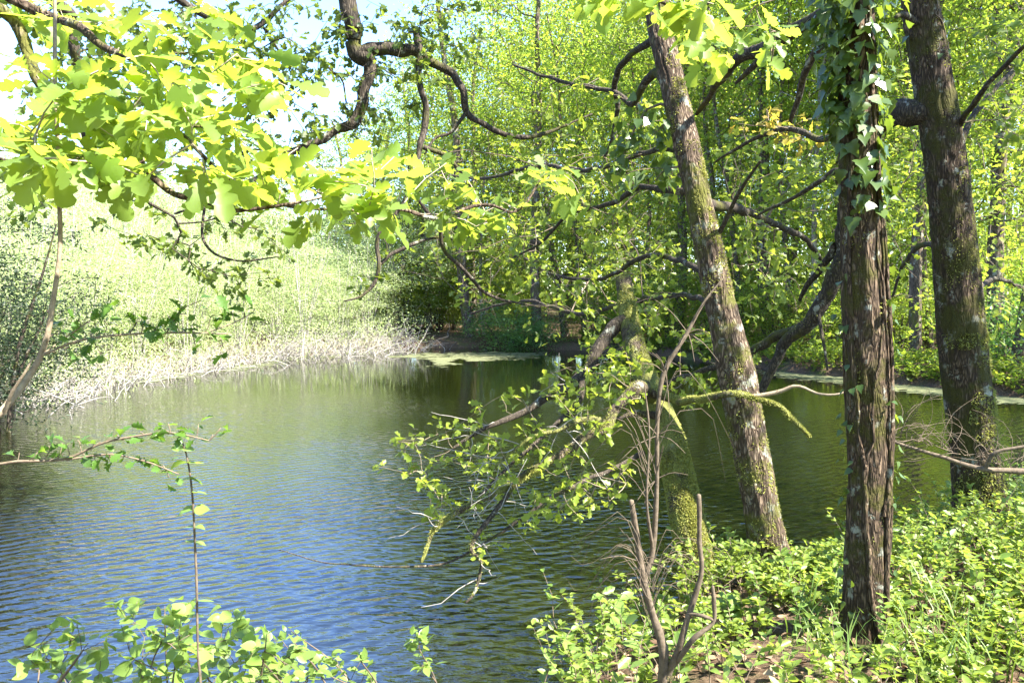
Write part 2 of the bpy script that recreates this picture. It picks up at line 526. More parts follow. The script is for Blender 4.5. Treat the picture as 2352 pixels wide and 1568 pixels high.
M['litter'] = leaf_mat('dead_leaf', [(.16, .095, .05), (.24, .16, .09), (.10, .06, .035), (.3, .22, .14)], [(.2, .1, .04), (.25, .14, .06)], .12, .7, .3, 0)
M['grass'] = leaf_mat('grass_blade', [(.09, .16, .03), (.14, .2, .05), (.07, .13, .025)], [(.25, .4, .05), (.3, .42, .06)], .35, .5, .3, 0)
M['straw'] = leaf_mat('dry_reed', [(.30, .27, .18), (.38, .35, .25), (.2, .21, .11)], [(.3, .25, .12), (.35, .3, .15)], .25, .7, .2, 0)
M['moss'] = leaf_mat('moss_tuft', [(.25, .26, .065), (.33, .33, .10), (.17, .18, .045)], [(.4, .41, .09), (.46, .45, .1)], .3, .8, .1, 0)
M['duckweed'] = leaf_mat('duckweed_pad', [(.12, .13, .06), (.17, .17, .09), (.09, .11, .045)], [(.1, .14, .04), (.12, .16, .05)], .1, .5, .4, 0)
M['bark_oak'] = bark_mat('oak_bark', (.018, .012, .008), (.08, .056, .038), (.27, .205, .145), (.085, .085, .018), .36, .10, 1.0, .9)
M['bark_right'] = bark_mat('oak_bark_mossy', (.014, .0095, .0065), (.05, .034, .022), (.17, .122, .085), (.05, .046, .012), .5, .10, 1.0, .9)
M['bark_ivy'] = bark_mat('ivy_tree_bark', (.014, .0095, .0065), (.06, .04, .025), (.2, .14, .092), (.055, .05, .012), .42, .05, 1.2, .9)
M['bark_moss'] = bark_mat('moss_covered_bark', (.016, .012, .008), (.065, .05, .034), (.17, .135, .095), (.15, .155, .04), .62, .0, 1.0, .9)
M['bark_dark'] = bark_mat('dark_bough_bark', (.016, .012, .009), (.05, .04, .03), (.12, .095, .07), (.07, .07, .015), .3, .0)
M['bark_far'] = bark_mat('woodland_bark', (.022, .016, .012), (.085, .063, .046), (.21, .165, .125), (.09, .09, .02), .35, .1, .6, .4)
M['bark_pale'] = bark_mat('pale_bark', (.08, .065, .05), (.24, .2, .16), (.42, .37, .31), (.12, .12, .04), .2, .2, .6, .4)
M['twig'] = plain_mat('twig_bark', (.09, .065, .045), (.2, .155, .11), 60)
M['twig_pale'] = plain_mat('pale_twig', (.24, .19, .14), (.42, .35, .27), 60)
M['dead'] = plain_mat('dead_stem', (.055, .042, .028), (.15, .115, .08), 40)
M['dead_grey'] = plain_mat('grey_dead_twig', (.17, .155, .135), (.36, .33, .295), 30)
M['twig_mid'] = plain_mat('light_brown_twig', (.16, .12, .08), (.30, .24, .165), 60)

# ------------------------------------------------------------------ the pond, its banks and the ground
POND = np.array([(-7.6, 2.2), (-4.5, 3.0), (-2.2, 3.3), (-0.4, 3.7), (0.35, 4.5), (0.8, 5.4), (1.35, 6.1), (2.0, 6.25), (3.0, 6.7), (4.3, 7.5),
                 (6.2, 8.6), (9.5, 10.2), (13.2, 12.2), (14.2, 14.6), (13.0, 16.6), (11.5, 17.9), (10.4, 20.0), (9.6, 21.6), (8.4, 23.8), (6.8, 28.0), (5.6, 30.6),
                 (3.2, 33.0), (0.8, 34.4), (-2.2, 35.3), (-5.0, 34.6), (-7.6, 31.4), (-9.2, 29.2), (-10.1, 26.2), (-10.9, 22.0), (-11.0, 18.4), (-10.6, 15.2), (-9.9, 11.0), (-9.2, 6.0)])

def pond_sd(x, y):
    """signed distance to the shore line, positive on land"""
    x = np.asarray(x, float); y = np.asarray(y, float)
    sh = x.shape; x = x.ravel(); y = y.ravel()
    d = np.full(x.shape, 1e9); ins = np.zeros(x.shape, bool)
    for i in range(len(POND)):
        x1, y1 = POND[i]; x2, y2 = POND[(i + 1) % len(POND)]
        dx, dy = x2 - x1, y2 - y1
        t = np.clip(((x - x1) * dx + (y - y1) * dy) / (dx * dx + dy * dy), 0, 1)
        d = np.minimum(d, np.hypot(x - x1 - t * dx, y - y1 - t * dy))
        c = ((y1 > y) != (y2 > y)) & (x < (x2 - x1) * (y - y1) / (y2 - y1 + 1e-12) + x1)
        ins ^= c
    s = np.where(ins, -d, d)
    s = s + .22 * noise3(x * .9, y * .9, 0) + .12 * noise3(x * 2.3, y * 2.3, 5)
    return s.reshape(sh)

def ground_z(x, y):
    s = pond_sd(x, y)
    x = np.asarray(x, float); y = np.asarray(y, float)
    near = np.clip((12 - y + .25 * x) / 5, 0, 1)
    sp = np.maximum(s, 0)
    zn = .20 * (1 - np.exp(-sp / .25)) + .12 * np.minimum(sp, 5)
    zf = .34 * (1 - np.exp(-sp / .22)) + .035 * np.minimum(sp, 60)
    left = np.clip((-x - 5) / 3, 0, 1) * (1 - near)
    zl = .10 * (1 - np.exp(-sp / .5)) + .05 * np.minimum(sp, 60)
    z = near * zn + (1 - near) * ((1 - left) * zf + left * zl)
    z = z + np.minimum(sp, 1) * (.05 * noise3(x * .8, y * .8, 9) + .03 * noise3(x * 2.7, y * 2.7, 3))
    z = z + np.clip(sp - 10, 0, 30) / 30 * .6 * noise3(x * .06, y * .06, 2)
    zin = -.9 * (1 - np.exp(np.minimum(s, 0) / 1.2))
    return np.where(s > 0, z, zin - .02)

def gz(x, y):
    return float(ground_z(np.array([x]), np.array([y]))[0])

def axis(c, lo, hi, fine, n):
    t = np.linspace(-1, 1, n)
    k = 5.2
    a = np.sinh(t * k) / np.sinh(k)
    return c + np.where(t < 0, a * (c - lo), a * (hi - c))
gx = np.unique(np.concatenate([np.arange(-16, 18, .22), -16 - np.geomspace(.4, 600, 26), 18 + np.geomspace(.4, 600, 26)]))
gy = np.unique(np.concatenate([np.arange(-4, 40, .22), -4 - np.geomspace(.4, 500, 26), 40 + np.geomspace(.4, 900, 30)]))
X, Y = np.meshgrid(gx, gy)
Z = ground_z(X, Y)
nx, ny = len(gx), len(gy)
ac = Acc()
i = (np.arange(ny - 1)[:, None] * nx + np.arange(nx - 1)[None]).ravel()
ac.add(np.stack([X.ravel(), Y.ravel(), Z.ravel()], 1), np.stack([i, i + 1, i + nx + 1, i + nx], 1))
m, nt, N, L = new_mat('woodland_floor')
tc = node(N, 'ShaderNodeTexCoord')
n1 = node(N, 'ShaderNodeTexNoise', Scale=1.1, Detail=8.0, Roughness=.7); L.new(tc.outputs['Object'], n1.inputs['Vector'])
n2 = node(N, 'ShaderNodeTexNoise', Scale=28.0, Detail=6.0, Roughness=.75); L.new(tc.outputs['Object'], n2.inputs['Vector'])
c1 = ramp(N, [(.3, (.03, .02, .013)), (.5, (.085, .055, .034)), (.72, (.2, .14, .09))]); L.new(n2.outputs[0], c1.inputs[0])
c2 = ramp(N, [(.3, (.03, .035, .012)), (.7, (.09, .11, .03))]); L.new(n2.outputs[0], c2.inputs[0])
f1 = ramp(N, [(.5, (0, 0, 0)), (.62, (1, 1, 1))]); L.new(n1.outputs[0], f1.inputs[0])
mx = node(N, 'ShaderNodeMixRGB'); L.new(f1.outputs[0], mx.inputs[0]); L.new(c1.outputs[0], mx.inputs[1]); L.new(c2.outputs[0], mx.inputs[2])
pb = node(N, 'ShaderNodeBsdfPrincipled', Roughness=.95); pb.inputs['Specular IOR Level'].default_value = .15
L.new(mx.outputs[0], pb.inputs['Base Color'])
bp = node(N, 'ShaderNodeBump', Strength=.8, Distance=.04); L.new(n2.outputs[0], bp.inputs['Height']); L.new(bp.outputs[0], pb.inputs['Normal'])
out = node(N, 'ShaderNodeOutputMaterial'); L.new(pb.outputs[0], out.inputs[0])
tag(link('ground', ac.mesh('ground', m)), kind='structure')

# water
m, nt, N, L = new_mat('pond_water')
tc = node(N, 'ShaderNodeTexCoord')
def ripple(rot, sc, scale, detail, amp, dist=.0):
    mp = node(N, 'ShaderNodeMapping'); mp.inputs['Rotation'].default_value = (0, 0, math.radians(rot)); mp.inputs['Scale'].default_value = sc
    L.new(tc.outputs['Object'], mp.inputs[0])
    t = node(N, 'ShaderNodeTexNoise', Scale=scale, Detail=detail, Roughness=.45, Distortion=dist); L.new(mp.outputs[0], t.inputs['Vector'])
    x = node(N, 'ShaderNodeMath', operation='MULTIPLY'); L.new(t.outputs[0], x.inputs[0]); x.inputs[1].default_value = amp
    return x.outputs[0]
def wave(rot, wl_, amp, dist):
    mp = node(N, 'ShaderNodeMapping'); mp.inputs['Rotation'].default_value = (0, 0, math.radians(rot))
    L.new(tc.outputs['Object'], mp.inputs[0])
    t = node(N, 'ShaderNodeTexWave', Scale=.314 / wl_, Distortion=dist, Detail=2.0); t.inputs['Detail Scale'].default_value = 1.2
    t.bands_direction = 'Y'
    L.new(mp.outputs[0], t.inputs['Vector'])
    x = node(N, 'ShaderNodeMath', operation='MULTIPLY'); L.new(t.outputs['Fac'], x.inputs[0]); x.inputs[1].default_value = amp
    return x.outputs[0]
def add(a, b):
    x = node(N, 'ShaderNodeMath', operation='ADD'); L.new(a, x.inputs[0]); L.new(b, x.inputs[1]); return x.outputs[0]
h = add(ripple(-38, (1, 2.4, 1), 4.6, 2.0, .024, .35), ripple(15, (1, 1.3, 1), 11.0, 2.0, .0075, .3))
h = add(h, wave(-36, .15, .0062, 3.5))
gust = node(N, 'ShaderNodeTexNoise', Scale=.16, Detail=2.0); L.new(tc.outputs['Object'], gust.inputs['Vector'])
gr = node(N, 'ShaderNodeMapRange'); L.new(gust.outputs[0], gr.inputs[0]); gr.inputs[1].default_value = .32; gr.inputs[2].default_value = .6; gr.inputs[3].default_value = .18; gr.inputs[4].default_value = 1.0
# the far reach lies in the lee of the trees: the ripples die out with distance up the pond
sep = node(N, 'ShaderNodeSeparateXYZ'); L.new(tc.outputs['Object'], sep.inputs[0])
lee = node(N, 'ShaderNodeMapRange'); L.new(sep.outputs[1], lee.inputs[0]); lee.inputs[1].default_value = 8; lee.inputs[2].default_value = 20; lee.inputs[3].default_value = 1.0; lee.inputs[4].default_value = .06
mu = node(N, 'ShaderNodeMath', operation='MULTIPLY'); L.new(gr.outputs[0], mu.inputs[0]); L.new(lee.outputs[0], mu.inputs[1])
hm = node(N, 'ShaderNodeMath', operation='MULTIPLY'); L.new(h, hm.inputs[0]); L.new(mu.outputs[0], hm.inputs[1])
bp = node(N, 'ShaderNodeBump', Strength=1.0, Distance=1.0); L.new(hm.outputs[0], bp.inputs['Height'])
pb = node(N, 'ShaderNodeBsdfPrincipled', Roughness=.02, IOR=2.1)
pb.inputs['Base Color'].default_value = (.005, .006, .0015, 1)
L.new(bp.outputs[0], pb.inputs['Normal'])
out = node(N, 'ShaderNodeOutputMaterial'); L.new(pb.outputs[0], out.inputs[0])
ac = Acc()
ac.add([(-13, 1, 0), (16, 1, 0), (16, 38, 0), (-13, 38, 0)], [(0, 1, 2, 3)])
tag(link('pond_water', ac.mesh('pond_water', m)), kind='structure')

# ------------------------------------------------------------------ woodland prototypes (built at the origin, then copied)
def crown_points(rng, n, c, r, hollow=.35, clump=.9, flat=1.0):
    """points in an ellipsoid, gathered in clumps"""
    out = []
    while len(out) < n:
        p = rng.standard_normal((n * 2, 3)); p = nrm(p) * (hollow + (1 - hollow) * rng.random((n * 2, 1)) ** .6)
        k = noise3(p[:, 0] * 2.2 + c[2], p[:, 1] * 2.2, p[:, 2] * 2.2 * flat) + .55 * noise3(p[:, 0] * 5, p[:, 1] * 5 + c[0], p[:, 2] * 5)
        p = p[k > -clump + .75 * rng.random(len(p))]
        out += list(p)
    return np.array(out[:n]) * np.array(r) + np.array(c)

def twig_leaves(rng, tips, par_pts, per, spread, size, droop=.15, flat=.5):
    n = len(tips)
    d0 = nrm(tips - par_pts)
    idx = np.repeat(np.arange(n), per)
    off = rng.standard_normal((n * per, 3)) * spread * np.array([1.25, 1.25, flat])
    pos = tips[idx] + off - d0[idx] * (rng.random((n * per, 1)) * spread * .6)
    D = nrm(d0[idx] * .5 + rng.standard_normal((n * per, 3)) * np.array([1, 1, .5]) + np.array([0, 0, -droop]))
    S = size * (.7 + .6 * rng.random(n * per))
    return pos, D, S

PROTO = {}
def make_proto(name, key, seed, trunk, r0, r1, crowns, per, spread, lsize, lmat, bmat, temps, rt=.006, stems=None, seg=.45, sag=.05, pale_twig=None, up=.8, jit=.6, rmin=.004, flat=.5):
    rng = np.random.default_rng(seed)
    sk = Skel(rng)
    if stems:
        for s_ in stems: sk.path(s_, r0, r1, n=8, snap=False)
    else:
        sk.path(trunk, r0, r1, n=22)
    T = np.vstack([crown_points(rng, n, c, r, *rest) for n, c, r, *rest in crowns])
    sk.attach(T, seg=seg, sag=sag, pen=.03, wig=.07)
    wood = Acc()
    sk.tubes(wood, rt, (3, 5, 8), rmin)
    tips = sk.p[sk.tips]; pp = sk.p[[sk.par[t] for t in sk.tips]]
    pos, D, S = twig_leaves(rng, tips, pp, per, spread, lsize, flat=flat)
    fol = Acc()
    Dn, Nn, Bn = leaf_frames(D, up, jit, rng)
    scatter(fol, temps, pos, Dn, Nn, Bn, S, rng.random(len(pos)))
    me_w = wood.mesh('trunk', M[bmat]); me_f = fol.mesh('crown', M[lmat])
    PROTO[key] = (name, me_w, me_f, 'stems' if stems else 'trunk')

def crook(rng, h, lean=.5, k=6):
    z = np.linspace(0, h, k)
    w = np.cumsum(rng.standard_normal((k, 2)) * .16 * h / 10, 0); w -= w[0]
    return np.stack([w[:, 0] + lean * rng.standard_normal() * z / h, w[:, 1] + lean * rng.standard_normal() * z / h, z], 1)

def stemset(rng, n, h, spread, arch=.0):
    out = []
    for _ in range(n):
        a = rng.random() * 6.28; rr = rng.random() ** .6
        b = np.array([math.cos(a), math.sin(a)])
        hh = h * (.6 + .5 * rng.random())
        out.append(np.array([[b[0] * .15 * rr, b[1] * .15 * rr, -.15], [b[0] * spread * .35 * rr, b[1] * spread * .35 * rr, hh * .4],
                             [b[0] * spread * .75 * rr, b[1] * spread * .75 * rr, hh * .75], [b[0] * spread * rr, b[1] * spread * rr, hh * (1 - arch * rr)]]))
    return out

def build_protos():
    g = np.random.default_rng(11)
    for k in range(3):    # tall woodland oaks
        make_proto('oak_tree', 'A%d' % k, 20 + k, crook(g, 13.5), .24, .07,
                   [(330, (0, 0, 10.5), (3.6, 3.6, 4.2)), (62, (0, 0, 5.0), (3.0, 3.0, 2.0), .3, .8)], 23, .31, .14, 'wood_a', 'bark_far', DIAM, rt=.008, flat=.2, jit=.42)
    for k in range(3):    # slim trees
        make_proto('slender_tree', 'B%d' % k, 30 + k, crook(g, 11, .9), .115, .035,
                   [(200, (0, 0, 8.2), (2.3, 2.3, 3.6)), (34, (0, 0, 3.8), (1.8, 1.8, 1.5))], 23, .29, .135, 'wood_a', 'bark_pale' if k == 1 else 'bark_far', DIAM, rt=.008, flat=.2, jit=.42)
    for k in range(2):    # low spreading oaks at the water
        make_proto('spreading_oak', 'C%d' % k, 40 + k, crook(g, 8.5, 1.4), .20, .05,
                   [(170, (0, 0, 6.0), (4.2, 4.2, 2.6), .2, .8, 2.5), (190, (0, 0, 2.9), (4.6, 4.6, 1.7), .25, .7, 3.5)], 24, .32, .135, 'wood_a', 'bark_far', DIAM, rt=.009, sag=.08, flat=.16, jit=.4)
    for k in range(2):    # understorey
        make_proto('hazel_shrub', 'D%d' % k, 50 + k, None, .035, .012, [(180, (0, 0, 1.9), (1.9, 1.9, 1.7), .2, .8)], 30, .22, .10, 'wood_a', 'bark_far', DIAM, .004, stems=stemset(g, 7, 3.2, 1.4))
    make_proto('holly_shrub', 'E0', 60, None, .03, .01, [(170, (0, 0, 1.0), (1.9, 1.5, 1.05), .2, .9)], 34, .18, .075, 'wood_b', 'bark_far', DIAM, .004, stems=stemset(g, 7, 1.8, 1.5))
    for k in range(3):    # pale willow scrub
        make_proto('willow_shrub', 'W%d' % k, 70 + k, None, .03, .008,
                   [(330, (0, 0, 2.9), (2.3, 2.0, 2.9), .2, .9)], 36, .22, .085, 'willow', 'dead_grey', LANCE, .0045, stems=stemset(g, 13, 5.6, 1.7), jit=.9, rmin=.003)
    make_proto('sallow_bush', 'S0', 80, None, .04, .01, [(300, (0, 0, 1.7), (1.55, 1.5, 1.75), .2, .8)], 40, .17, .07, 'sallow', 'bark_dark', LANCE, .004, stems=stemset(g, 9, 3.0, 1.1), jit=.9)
build_protos()

def place(key, x, y, label, cat, group=None, s=1.0, rz=None, z=None, sz=1.0, name=None):
    nm, mw, mf, pn = PROTO[key]
    z = gz(x, y) - .05 if z is None else z
    o = thing(name or nm, (x, y, z), label, cat, group)
    o.rotation_euler = (0, 0, random.random() * 6.28 if rz is None else rz)
    o.scale = (s, s, s * sz)
    link(pn, mw, o); link('crown', mf, o)
    return o

def ux(u, d):
    return (u - 1176.0) / FPX * d

# front-row trees along the far shore, each read off the photograph
FRONT = [
 ('B0', 905, 37.5, .9, 'slender dark-stemmed tree on the far shore beside the pale brush'),
 ('C0', 985, 39.5, 1.0, 'low spreading oak over the leaf-littered far bank'),
 ('A0', 1078, 37.0, 1.15, 'stout dark oak standing at the middle of the far shore'),
 ('B1', 1112, 38.5, .9, 'thin pale tree just right of the stout far-shore oak'),
 ('A1', 1236, 34.8, 1.0, 'straight sunlit trunk rising behind the middle of the pond'),
 ('C1', 1300, 36.5, 1.0, 'spreading oak behind the bluish holly on the far shore'),
 ('B2', 1345, 34.5, 1.0, 'slender tree rooted in the dark bank right of the holly'),
 ('B0', 1492, 33.0, 1.0, 'slender tree seen just right of the broken mossy snag'),
 ('A2', 1556, 31.0, .9, 'dark upright trunk left of the leaning oak, across the water'),
 ('B1', 1606, 31.5, 1.0, 'thin pale tree close behind the leaning oak, across the water'),
 ('C0', 1650, 30.0, .9, 'spreading oak whose low boughs reach over the right arm of the pond'),
 ('B2', 1712, 28.5, 1.0, 'thin pale tree right of the leaning oak, across the water'),
 ('A0', 1768, 27.8, .95, 'grey upright trunk midway between the leaning oak and the ivy trunk'),
 ('B0', 1822, 27.5, 1.0, 'slender forked tree between the leaning oak and the ivy trunk'),
 ('B1', 1872, 26.5, 1.0, 'pale slim tree left of the ivy trunk, across the water'),
 ('A1', 1938, 25.8, .85, 'dark trunk partly hidden behind the ivy-clad trunk'),
 ('A2', 2106, 23.0, .8, 'sunlit trunk between the ivy trunk and the right-hand oak, across the water'),
 ('B2', 2140, 25.0, 1.0, 'leaning slim tree left of the right-hand oak, across the water'),
 ('B0', 2222, 25.5, 1.1, 'slender tree behind the right-hand oak'),
 ('A1', 2292, 21.5, .95, 'tall dark trunk just right of the right-hand oak, across the water'),
 ('A0', 2338, 19.8, .80, 'lit trunk at the right edge of the far bank'),
 ('C1', 2080, 29.0, .9, 'spreading tree deep behind the ivy trunk and right-hand oak'),
]
for key, u, d, s, lab in FRONT:
    place(key, ux(u, d), d, lab, 'tree', None, s, sz=1.3 if u > 1150 else 1.05)

def zone(x, y):
    u = 1176 + x / y * FPX
    if u < 1000: return 'left'
    if u < 1480: return 'centre'
    if u < 1950: return 'between'
    return 'right'
ZL = {'left': 'woodland tree deep behind the willow scrub at the pond head',
      'centre': 'woodland tree deep in the wood behind the middle of the far shore',
      'between': 'woodland tree deep in the wood between the leaning oak and the ivy trunk',
      'right': 'woodland tree deep in the wood right of the ivy trunk'}
def wood_label(k, zn, y):
    kind = {'A': 'tall oak', 'B': 'slender tree', 'C': 'spreading tree'}[k[0]]
    dep = 'just inside the wood' if y < 38 else 'some way into the wood' if y < 55 else 'far back in the wood'
    return kind + ' ' + dep + {'left': ', behind the pond head', 'centre': ', behind the middle far shore', 'between': ', between leaning oak and ivy trunk', 'right': ', right of the ivy trunk'}[zn]
ORD = ['first', 'second', 'third', 'fourth', 'fifth', 'sixth', 'seventh', 'eighth', 'ninth', 'tenth', 'eleventh', 'twelfth', 'thirteenth', 'fourteenth', 'fifteenth', 'sixteenth', 'seventeenth', 'eighteenth', 'nineteenth', 'twentieth']
rr = random.Random(5)
placed = [(ux(u, d), d) for _, u, d, *_ in FRONT]
cnt = 0; tries = 0
while cnt < 80 and tries < 9000:
    tries += 1
    y = rr.uniform(22, 78); x = rr.uniform(-.10 * y - 1.0, .74 * y)
    if float(pond_sd(np.array([x]), np.array([y]))[0]) < 1.5: continue
    if any((x - a) ** 2 + (y - b) ** 2 < (2.3 if y < 50 else 3.6) ** 2 for a, b in placed): continue
    placed.append((x, y)); cnt += 1
    k = rr.choice(['A0', 'A1', 'A2', 'A0', 'A1', 'B0', 'B1', 'B2', 'C0', 'C1'])
    zn = zone(x, y)
    lab = wood_label(k, zn, y)
    place(k, x, y, lab, 'tree', lab, rr.uniform(.85, 1.2) * (1.15 if y > 50 else 1), rr.uniform(0, 6.28), sz=1.3 if x / y > 0 else 1.1)
for k, x, y, s, lab in [('B0', 7.3, 5.2, .95, 'slender tree on the near bank beyond the right edge')]:
    place(k, x, y, lab, 'tree', None, s)
for j, (k, x, y) in enumerate([('A0', -3.5, -5.0), ('C1', -8.0, -3.5), ('A1', -11.5, 1.5), ('B1', -12.5, 6.5), ('A2', 1.5, -6.5), ('C0', -2.0, -10.5), ('A0', -14.5, -5.0), ('A1', 5.5, -10.5), ('B0', -7.0, -9.5),
                               ('A2', 16.5, 2.5), ('C0', 17.5, 8.5), ('A0', 14.5, -6.5), ('A1', 10.5, -11.5), ('B2', 20.0, -1.5), ('A2', 20.5, 13.5), ('C1', 1.0, -14.5)]):
    place(k, x, y, 'woodland tree standing behind or beside the viewpoint', 'tree', 'trees behind and beside the viewpoint', 1.0, rr.uniform(0, 6.28))
# left skyline: low trees behind the scrub
for j in range(14):
    x = -7 - j * 3.1 + rr.uniform(-1, 1); y = rr.uniform(42, 52)
    place(rr.choice(['A0', 'A1', 'C1', 'B2']), x, y, ORD[j] + ' tree from the right on the skyline behind the willow scrub', 'tree', 'skyline trees behind the willow scrub', rr.uniform(.78, .98), rr.uniform(0, 6.28))

# understorey along the far right and far shore
SH = [('E0', 1160, 34.6, 1.25, 'bluish-green holly bush overhanging the middle of the far shore', 'holly'),
      ('E0', 1225, 34.0, .9, 'smaller bluish-green holly right of the large holly on the far shore', 'holly'),
      ('D0', 930, 38.5, 1.0, 'hazel shrub at the corner where the pale brush meets the wood', 'shrub'),
      ('D1', 1010, 41.0, 1.1, 'hazel shrub above the leaf-littered far bank', 'shrub'),
      ('D0', 1370, 34.0, .9, 'hazel shrub on the far bank left of the broken mossy snag', 'shrub'),
      ('D1', 1440, 33.6, .95, 'hazel shrub directly behind the broken mossy snag', 'shrub'),
      ('D0', 1530, 31.5, 1.0, 'hazel shrub left of the leaning oak, across the water', 'shrub'),
      ('D1', 1640, 29.5, .9, 'hazel shrub behind the leaning oak, across the water', 'shrub'),
      ('D0', 1700, 28.0, .8, 'low hazel shrub right of the leaning oak, across the water', 'shrub'),
      ('D1', 1790, 27.0, .75, 'low hazel shrub under the drooping dark bough, across the water', 'shrub'),
      ('D0', 1900, 25.5, .8, 'hazel shrub just left of the ivy trunk, across the water', 'shrub'),
      ('D1', 2060, 24.5, .8, 'hazel shrub just right of the ivy trunk, across the water', 'shrub'),
      ('D0', 2130, 27.0, .9, 'hazel shrub left of the right-hand oak, across the water', 'shrub'),
      ('E0', 2320, 21.0, 1.2, 'bright green bush right of the right-hand oak, across the water', 'shrub'),
      ('D1', 2350, 23.5, 1.1, 'hazel shrub at the right edge of the far bank', 'shrub')]
for key, u, d, s, lab, cat in SH:
    place(key, ux(u, d), d, lab, cat, None, s)
cnt = 0; tries = 0
while cnt < 48 and tries < 5000:
    tries += 1
    y = rr.uniform(24, 62); x = rr.uniform(-.08 * y, .72 * y)
    if float(pond_sd(np.array([x]), np.array([y]))[0]) < 2.2: continue
    cnt += 1
    zn = zone(x, y)
    dep = 'near the shore' if y < 34 else 'deep in the wood' if y < 48 else 'far back in the wood'
    lab = 'undergrowth shrub ' + dep + {'left': ' behind the pale brush', 'centre': ' behind the middle far shore', 'between': ' between leaning oak and ivy trunk', 'right': ' right of the ivy trunk'}[zn]
    place(rr.choice(['D0', 'D1']), x, y, lab, 'shrub', lab, rr.uniform(.7, 1.35), rr.uniform(0, 6.28))

# pale willow scrub along the left shore
k = 0
WL = ['front', 'middle', 'back']
for row, (off, n, s0) in enumerate([(1.6, 13, .8), (4.6, 13, 1.05), (8.6, 13, 1.35), (14, 12, 1.6)]):
    for j in range(n):
        t = j / (n - 1)
        y = 15.5 + t * 19.5; 
        xs = np.interp(y, [11, 15.2, 18.4, 22, 26.2, 29.2, 31.4, 35], [-9.9, -10.6, -11, -10.9, -10.1, -9.2, -7.6, -5.2])
        x = xs - off * (1 - .0 * t) + rr.uniform(-.6, .6); y += off * .45 * t + rr.uniform(-.5, .5)
        place(rr.choice(['W0', 'W1', 'W2']), x, y, ['pale willow at the water on the left shore, %s from the dark sallow', 'pale willow of the second rank on the left bank, %s from the dark sallow',
              'tall pale willow of the third rank on the left bank, %s from the near end', 'tallest pale willow rank at the back of the left bank, %s from the near end'][row] % ORD[j], 'willow', 'willow scrub rank %d of the left bank' % (row + 1), s0 * rr.uniform(.85, 1.12), rr.uniform(0, 6.28))
for j in range(20):
    x = -3.5 - j * 1.15 + rr.uniform(-.6, .6); y = rr.uniform(38.5, 47)
    place(rr.choice(['W0', 'W1', 'W2', 'D0']), x, y, ORD[j] + ' pale scrub bush from the right behind the pond head', 'willow', 'scrub behind the pond head', rr.uniform(1.2, 1.75), rr.uniform(0, 6.28))
place('S0', -8.75, 13.3, 'shade-darkened sallow bush overhanging the water at the left edge', 'bush', None, 1.18, .4, z=-.05)
place('S0', -10.6, 16.0, 'smaller shade-darkened sallow behind the left-edge bush', 'bush', None, .75, 2.4)

# ------------------------------------------------------------------ near trees
def px(lst):
    """traced path: (u, v, distance, width in px) -> rows x, y, z, radius"""
    return np.array([[*P(u, v, d), w / 2 / FPX * d] for u, v, d, w in lst])

def bough_part(root, rows, mat, name='bough', sides=14, step=.035, rough=.10, label=None):
    rows = np.asarray(rows, float)
    L = np.linalg.norm(np.diff(rows[:, :3], axis=0), axis=1).sum()
    c = catmull(rows, max(6, int(L / step)))
    p = c[:, :3]; r = np.maximum(c[:, 3], .001)
    # crooked, knobbly wood
    amp = np.minimum(r, .05) * .6
    for a in range(3):
        p[1:, a] += (amp * noise3(p[:, 0] * 7 + a * 17, p[:, 1] * 7, p[:, 2] * 7))[1:]
    ac = Acc()
    n = len(p)
    T = nrm(np.gradient(p, axis=0))
    ref = np.eye(3)[np.argmin(np.abs(nrm(T.mean(0)[None])[0]))]
    Nn = nrm(np.cross(T, ref)); B = np.cross(T, Nn)
    ang = np.linspace(0, 2 * np.pi, sides, endpoint=False)
    dirs = Nn[:, None] * np.cos(ang)[None, :, None] + B[:, None] * np.sin(ang)[None, :, None]
    s0 = p[:, None] + dirs * r[:, None, None]
    k = 1 + rough * noise3(s0[..., 0] * 22, s0[..., 1] * 22, s0[..., 2] * 22) + rough * 1.2 * noise3(s0[..., 0] * 9, s0[..., 1] * 9, s0[..., 2] * 9)
    v = (p[:, None] + dirs * (r[:, None] * k)[..., None]).reshape(-1, 3)
    i = np.arange(n - 1)[:, None] * sides; j = np.arange(sides)[None]; j2 = (j + 1) % sides
    q = np.stack([i + j, i + j2, i + sides + j2, i + sides + j], -1).reshape(-1, 4)
    v = np.vstack([v, p[-1] + T[-1] * r[-1] * .6]); b = (n - 1) * sides
    t = np.stack([b + np.arange(sides), b + (np.arange(sides) + 1) % sides, np.full(sides, n * sides)], -1)
    ac.add(v, q, t)
    return part(name, ac, mat, root, label=label), np.hstack([p, r[:, None]])

